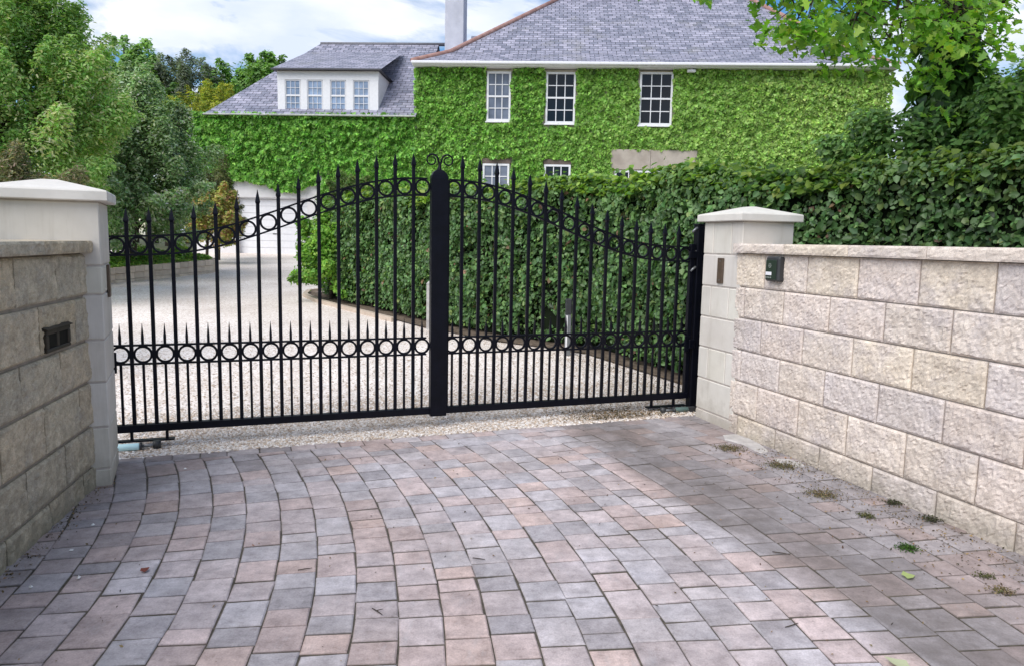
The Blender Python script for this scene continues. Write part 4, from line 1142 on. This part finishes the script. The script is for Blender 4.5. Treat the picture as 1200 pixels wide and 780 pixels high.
tree('distant_tree', 'low green treetops behind the dark evergreen', 'tree', (-15.5, 34, .9), (-15.3, 34, 5.0), (3.4, 2.0, 2.2), 80, .5, [(.10, .22, .045), (.14, .28, .06)], .2, 70, .3, group=far)
tree('background_tree', 'green tree closing the gap right of the house', 'tree', (16.0, 24.5, .9), (15.8, 24.5, 3.9), (2.9, 2.0, 3.3), 100, .5, [(.10, .22, .045), (.14, .29, .06), (.07, .16, .03)], .14, 110, .25)
tree('background_tree', 'dark laurel thicket behind the hedge at the far right', 'tree', (6.9, 9.2, .2), (6.9, 9.2, 2.7), (1.7, 1.3, 1.1), 110, .28, [(.14, .26, .07), (.20, .35, .10), (.09, .18, .05)], .075, 520, .12, mat='gloss_leaf',
     extra=[((4.6, 8.9, 2.6), .5), ((5.4, 8.2, 2.6), .5), ((4.2, 9.2, 2.45), .4), ((6.2, 7.8, 2.7), .45)])

# ------------------------------------------------------------------ overhanging tree on the right
ot = empty('overhanging_tree', (5.1, 9.1, .15)); tag(ot, 'overhanging tree with ivy-clad trunk and leafy branches reaching over from the right', 'tree')
B0 = np.array([5.1, 9.1, .15])
mb = MB()
trunk = [(5.1, 9.1, .1), (5.12, 9.1, 1.6), (5.05, 9.05, 3.0), (5.0, 8.95, 4.2), (4.9, 8.8, 5.6)]
mb.tube([np.array(p) - B0 for p in trunk], [.20, .17, .14, .11, .07], 10)
mb.build('trunk', M['bark'], ot, True)
limbs = [
    [(5.0, 8.95, 4.2), (4.2, 8.0, 4.7), (3.2, 7.0, 4.5), (2.6, 6.4, 4.0), (2.35, 6.1, 3.45)],
    [(4.9, 8.8, 5.2), (3.6, 7.4, 5.2), (2.4, 6.4, 4.7), (2.05, 6.1, 4.0), (1.98, 6.0, 3.5)],
    [(3.6, 7.4, 5.2), (2.4, 6.8, 5.0), (1.6, 6.2, 4.2), (1.42, 6.0, 3.6)],
    [(5.02, 9.0, 3.9), (4.7, 8.2, 4.1), (4.3, 7.6, 3.9), (4.0, 7.2, 3.35)],
    [(5.0, 8.95, 4.3), (5.2, 8.0, 4.6), (5.1, 7.2, 4.2), (4.9, 6.9, 3.5)],
    [(5.0, 9.0, 4.0), (5.6, 8.3, 4.3), (5.8, 7.6, 3.9), (5.7, 7.3, 3.4)],
    [(5.05, 9.05, 3.6), (4.85, 8.6, 3.95), (4.72, 8.3, 4.3), (4.6, 8.1, 4.6)],
    [(5.0, 9.0, 4.6), (5.5, 9.2, 5.2), (6.3, 9.0, 5.2), (7.0, 8.6, 4.4)],
    [(4.6, 8.4, 4.6), (3.8, 7.6, 4.4), (3.2, 7.1, 3.9), (3.0, 6.9, 3.45)],
    [(4.6, 8.4, 4.6), (4.2, 7.9, 4.4), (3.7, 7.5, 4.0), (3.5, 7.3, 3.4)],
    [(4.3, 8.2, 4.7), (3.2, 7.6, 4.5), (2.9, 7.4, 3.9), (2.75, 7.3, 3.5)],
]
def lp(l, t):
    k = len(l) - 1; i = min(int(t * k), k - 1); f = t * k - i; return np.array(l[i]) * (1 - f) + np.array(l[i + 1]) * f
Ps = []; pass
def spray(c, n, r, drop):
    for _ in range(n):
        d = rand_dir(1)[0] * np.array([r, r, r * .8]) * random.random() ** .5
        Ps.append(np.array(c) + d - np.array([0, 0, drop * random.random()]))
for li, l in enumerate(limbs):
    tw = MB(); k = len(l); tw.tube([np.array(p) - B0 for p in l], [.045 * (1 - .8 * i / (k - 1)) for i in range(k)], 6)
    for t in np.linspace(.40, 1, 9):
        p = lp(l, t)
        for _ in range(3):
            e = p + rand_dir(1)[0] * np.array([.42, .42, .22]) + np.array([0, 0, -.1])
            tw.tube([p - B0, (p + e) / 2 - B0 + np.array([0, 0, .05]), e - B0], [.010, .007, .004], 4)
            if li in (1, 2) and t > .85: spray(e, 3, .10, .1)
            else: spray(e, 24, .20, .12)
    tw.build('limb', M['bark'], ot, True)
for c, n, r, d in (((2.30, 6.02, 3.16), 30, .15, .06), ((2.12, 6.0, 3.24), 16, .10, .05), ((1.97, 5.98, 3.42), 15, .09, .06), ((1.42, 5.98, 3.36), 16, .10, .06), ((1.20, 5.95, 3.42), 8, .06, .04), ((1.58, 5.95, 3.42), 8, .06, .04),
                   ((2.28, 6.0, 3.1), 26, .13, .06), ((2.42, 6.1, 3.28), 20, .12, .06), ((2.62, 6.3, 3.18), 44, .2, .1), ((3.0, 6.6, 3.02), 22, .16, .1), ((2.9, 6.5, 3.12), 30, .2, .12), ((3.1, 6.8, 3.3), 40, .3, .1), ((4.4, 7.9, 2.9), 22, .22, .1), ((4.1, 7.6, 3.2), 36, .3, .1), ((5.0, 7.4, 3.1), 40, .32, .1), ((5.5, 7.6, 3.2), 40, .32, .15), ((3.75, 7.2, 3.1), 30, .25, .1), ((4.6, 7.3, 3.4), 40, .3, .1)): spray(c, n, r, d)
P = np.array(Ps) - B0; n = len(P)
N = rng.normal(0, .5, (n, 3)) + [0, -.45, .75]; D = rng.normal(0, .5, (n, 3)) + [0, 0, -1.0]
leaves('crown', P, N, D, .076 * (.55 + .75 * rng.random(n)), pal(n, [(.15, .32, .045), (.21, .40, .06), (.10, .23, .03), (.28, .43, .075)], None, .18), leaf_mat('maple_leaf', .42, .45, .3, (1.9, 2.0, .5)), ot, PALM, 1.0)
# ivy on the trunk
n = 5200
t = rng.random(n); th = rng.uniform(0, 2 * math.pi, n)
tp = np.array([lp(trunk[:4], x) for x in t]) - B0
rad = (.26 + .22 * np.array([noise.noise(Vector((math.cos(a_) * 1.2, math.sin(a_) * 1.2, x * 6))) for a_, x in zip(th, t)]) + .14 * (1 - t)) * (.55 + .55 * rng.random(n))
P = tp + np.stack([np.cos(th) * rad * 1.25, np.sin(th) * rad, np.zeros(n)], 1)
N = np.stack([np.cos(th), np.sin(th), .4 + 0 * th], 1) + rng.normal(0, .4, (n, 3)); D = np.stack([rng.normal(0, .5, n), rng.normal(0, .5, n), -np.ones(n)], 1)
leaves('trunk_ivy', P, N, D, .11 * (.6 + .7 * rng.random(n)), pal(n, [(.08, .18, .05), (.12, .25, .065), (.055, .12, .035)]), M['leaf'], ot, IVYL, 1.0)

# ------------------------------------------------------------------ small things on the paving
def moss(label, x, y, r, colr, n=90):
    n = int(n * 2.6)
    P = np.stack([x + rng.normal(0, r * .5, n), y + rng.normal(0, r * .45, n), .003 + .010 * rng.random(n)], 1)
    o = np.array([x, y, 0])
    ob = leaves('moss_tuft', P - o, rng.normal(0, .8, (n, 3)) + [0, 0, 1], rng.normal(0, 1, (n, 3)), .0095 * (.6 + .8 * rng.random(n)), pal(n, colr), M['dry'], None, DIAM, .7)
    ob.location = (x, y, 0)
    return tag(ob, label, 'moss', 'tufts of moss and litter by the right wall')
MG = [(.09, .10, .035), (.07, .075, .03), (.13, .12, .06)]; MBn = [(.19, .15, .08), (.13, .10, .055), (.24, .19, .11), (.10, .10, .04)]; MD = [(.045, .055, .025), (.06, .06, .03)]
for (lb, x, y, r, cc, n) in [
    ('large brownish moss patch nearest the right-hand pillar', 1.57, 5.16, .10, MBn, 260), ('olive moss patch beside the broken cement by the wall', 1.80, 4.76, .11, MBn + MG, 280),
    ('straw coloured moss patch halfway along the right wall', 1.83, 4.2, .10, MBn, 220), ('small green moss tuft below the straw patch', 1.93, 3.86, .045, MG, 90),
    ('dark moss tuft close against the foot of the right wall', 2.19, 4.08, .05, MD, 100), ('dark oval moss tuft at the wall foot, nearer the camera', 2.26, 3.83, .055, MD, 110),
    ('vivid green moss tuft, brightest one on the paving', 1.93, 3.44, .05, [(.055, .13, .02), (.04, .085, .018)], 150), ('brown moss scrap nearest the bottom right corner', 2.10, 3.0, .05, MBn, 70),
    ('thin olive moss scrap near the lower right edge', 2.12, 3.14, .04, MG, 50)]:
    moss(lb, x, y, r, cc, n)
# litter of crumbs, stems and tiny leaves along the right wall, and a brown drift on the gravel
nl = 1500
s_ = rng.uniform(-.3, 2.6, nl); d_ = np.abs(rng.normal(0, .26, nl)) + .025
P = np.stack([aR[0] + dR[0] * s_ + nR[0] * d_, aR[1] + dR[1] * s_ + nR[1] * d_, .004 + .006 * rng.random(nl)], 1)
n2 = 2600; q = np.array([.93, 6.0]); P2 = q + np.outer(rng.normal(0, .26, n2), ed) + np.outer(np.abs(rng.normal(0, .15, n2)) - .02, en)
P2 = np.concatenate([P2, np.array([[gsurf(a_, b_) + .008 + .012 * random.random()] for a_, b_ in P2])], 1)
n3 = 260; s3 = rng.uniform(0, 1.6, n3); d3 = np.abs(rng.normal(0, .05, n3)) + .02
P3 = np.stack([aL[0] + dL[0] * s3 + nL[0] * d3, aL[1] + dL[1] * s3 + nL[1] * d3, .004 + .006 * rng.random(n3)], 1)
P4 = np.stack([rng.uniform(-2, 2, 160), rng.uniform(2.2, 5.2, 160), .004 + .003 * rng.random(160)], 1)
hx = np.array([(-1.22, 10.13), (-.17, 9.18), (.85, 8.53), (1.35, 7.66), (1.77, 6.9), (2.0, 6.6)]); P5 = []
for _ in range(3200):
    i = random.randrange(5) if random.random() < .5 else random.randrange(2, 5); f = random.random(); a_ = hx[i] * (1 - f) + hx[i + 1] * f; d_ = random.gauss(.0, .28)
    x, y = a_[0] - .75 * abs(d_), a_[1] - .65 * abs(d_)
    P5.append((x, y, gsurf(x, y) + .008 + .016 * random.random() + (.012 if abs(d_) < .08 else 0)))
P = np.concatenate([P, P2, P3, P4, np.array(P5)]); n = len(P)
o = leaves('leaf_litter', P, rng.normal(0, .6, (n, 3)) + [0, 0, 1], rng.normal(0, 1, (n, 3)), .0145 * (.35 + 1.0 * rng.random(n)), pal(n, [(.17, .12, .06), (.10, .07, .04), (.24, .18, .10), (.05, .045, .025), (.30, .20, .09)]), M['dry'], None, DIAM, .5)
tag(o, 'scattered brown leaf litter on paving and gravel', kind='stuff')
# grime in the angle between walls and paving
def leaf1(label, x, y, size, c, ang):
    P = np.zeros((1, 3)); o = leaves('fallen_leaf', P, np.array([[.1, -.15, 1.0]]), np.array([[math.cos(ang), math.sin(ang), 0]]), np.array([size]), np.array([c]), M['dry'], None, IVYL, .8)
    o.location = (x, y, .012); return tag(o, label, 'leaf')
leaf1('pale yellow-green fallen leaf on the paving below the vivid moss', 1.77, 3.12, .065, (.34, .42, .16), .4)
leaf1('pale fallen leaf at the bottom edge of the paving', 1.36, 2.42, .08, (.44, .47, .30), 2.2)
leaf1('small reddish fallen leaf on the left side of the paving', -1.55, 3.03, .042, (.22, .07, .05), 1.3)
def twig(label, x, y, L, a_, fork=False):
    mb = MB(); c, s = math.cos(a_) * L / 2, math.sin(a_) * L / 2
    mb.tube([(-c, -s, .004), (.003, -.003, .006), (c, s, .004)], [.0018, .0024, .0012], 6)
    if fork: mb.tube([(0, 0, .009), (-s * .8, c * .8, .005)], [.002, .001], 5)
    o = mb.build('twig', M['bark'], None, True); o.location = (x, y, 0); return tag(o, label, 'twig', 'twigs fallen on the paving')
twig('short dark twig on the paving at lower right', 1.09, 2.68, .07, .5)
twig('short dark twig on a bluish paver left of centre', -.88, 3.08, .06, .4)
twig('forked dark twig near the bottom centre', -.5, 2.72, .07, -.8, True)
twig('thin dark twig just right of the forked one', -.13, 3.22, .06, -.3)
twig('dark twig on the stained paving at right', 1.29, 3.35, .08, -.4)
for lb, x, y in (('white pebble on the paving closest to the left gate leaf', -2.0, 4.44), ('white pebble on the paving furthest from the gate', -1.93, 2.86), ('white pebble near the left wall, second from the gate', -2.05, 3.52), ('white pebble near the left wall, third from the gate', -1.98, 3.22), ('white pebble near the left wall, fourth from the gate', -1.79, 2.95)):
    mb = MB(); cs = []; pebble(mb, cs, 0, 0, .006, .013, (.8, .8, .78)); o = mb.build('pebble', M['stone'], colors=cs); o.location = (x, y, 0); tag(o, lb, 'pebble', 'white pebbles on the paving')
# broken cement fillet at the foot of the right wall
def fillet(label, pts, h):
    mb = MB(); c = np.mean(pts, 0); n = len(pts)
    ring0 = [(p[0] - c[0], p[1] - c[1], -.004) for p in pts]; ring1 = [((p[0] - c[0]) * .86, (p[1] - c[1]) * .9, h * random.uniform(.7, 1.2)) for p in pts]
    mb.loft([ring0, ring1]); o = mb.build('cement_fillet', M['cement']); o.location = (c[0], c[1], 0); return tag(o, label, 'cement', 'cement along the wall foot')
fillet('long white cement smear at the foot of the right pillar and wall', [(1.63, 5.56), (1.60, 5.42), (1.70, 5.28), (1.73, 5.1), (1.78, 5.04), (1.84, 5.12), (1.84, 5.3), (1.80, 5.45), (1.73, 5.60)], .006)
fillet('smaller pale cement slab on the paving beside the right wall', [(1.80, 4.93), (1.79, 4.84), (1.87, 4.76), (1.96, 4.77), (1.97, 4.85), (1.90, 4.93)], .006)
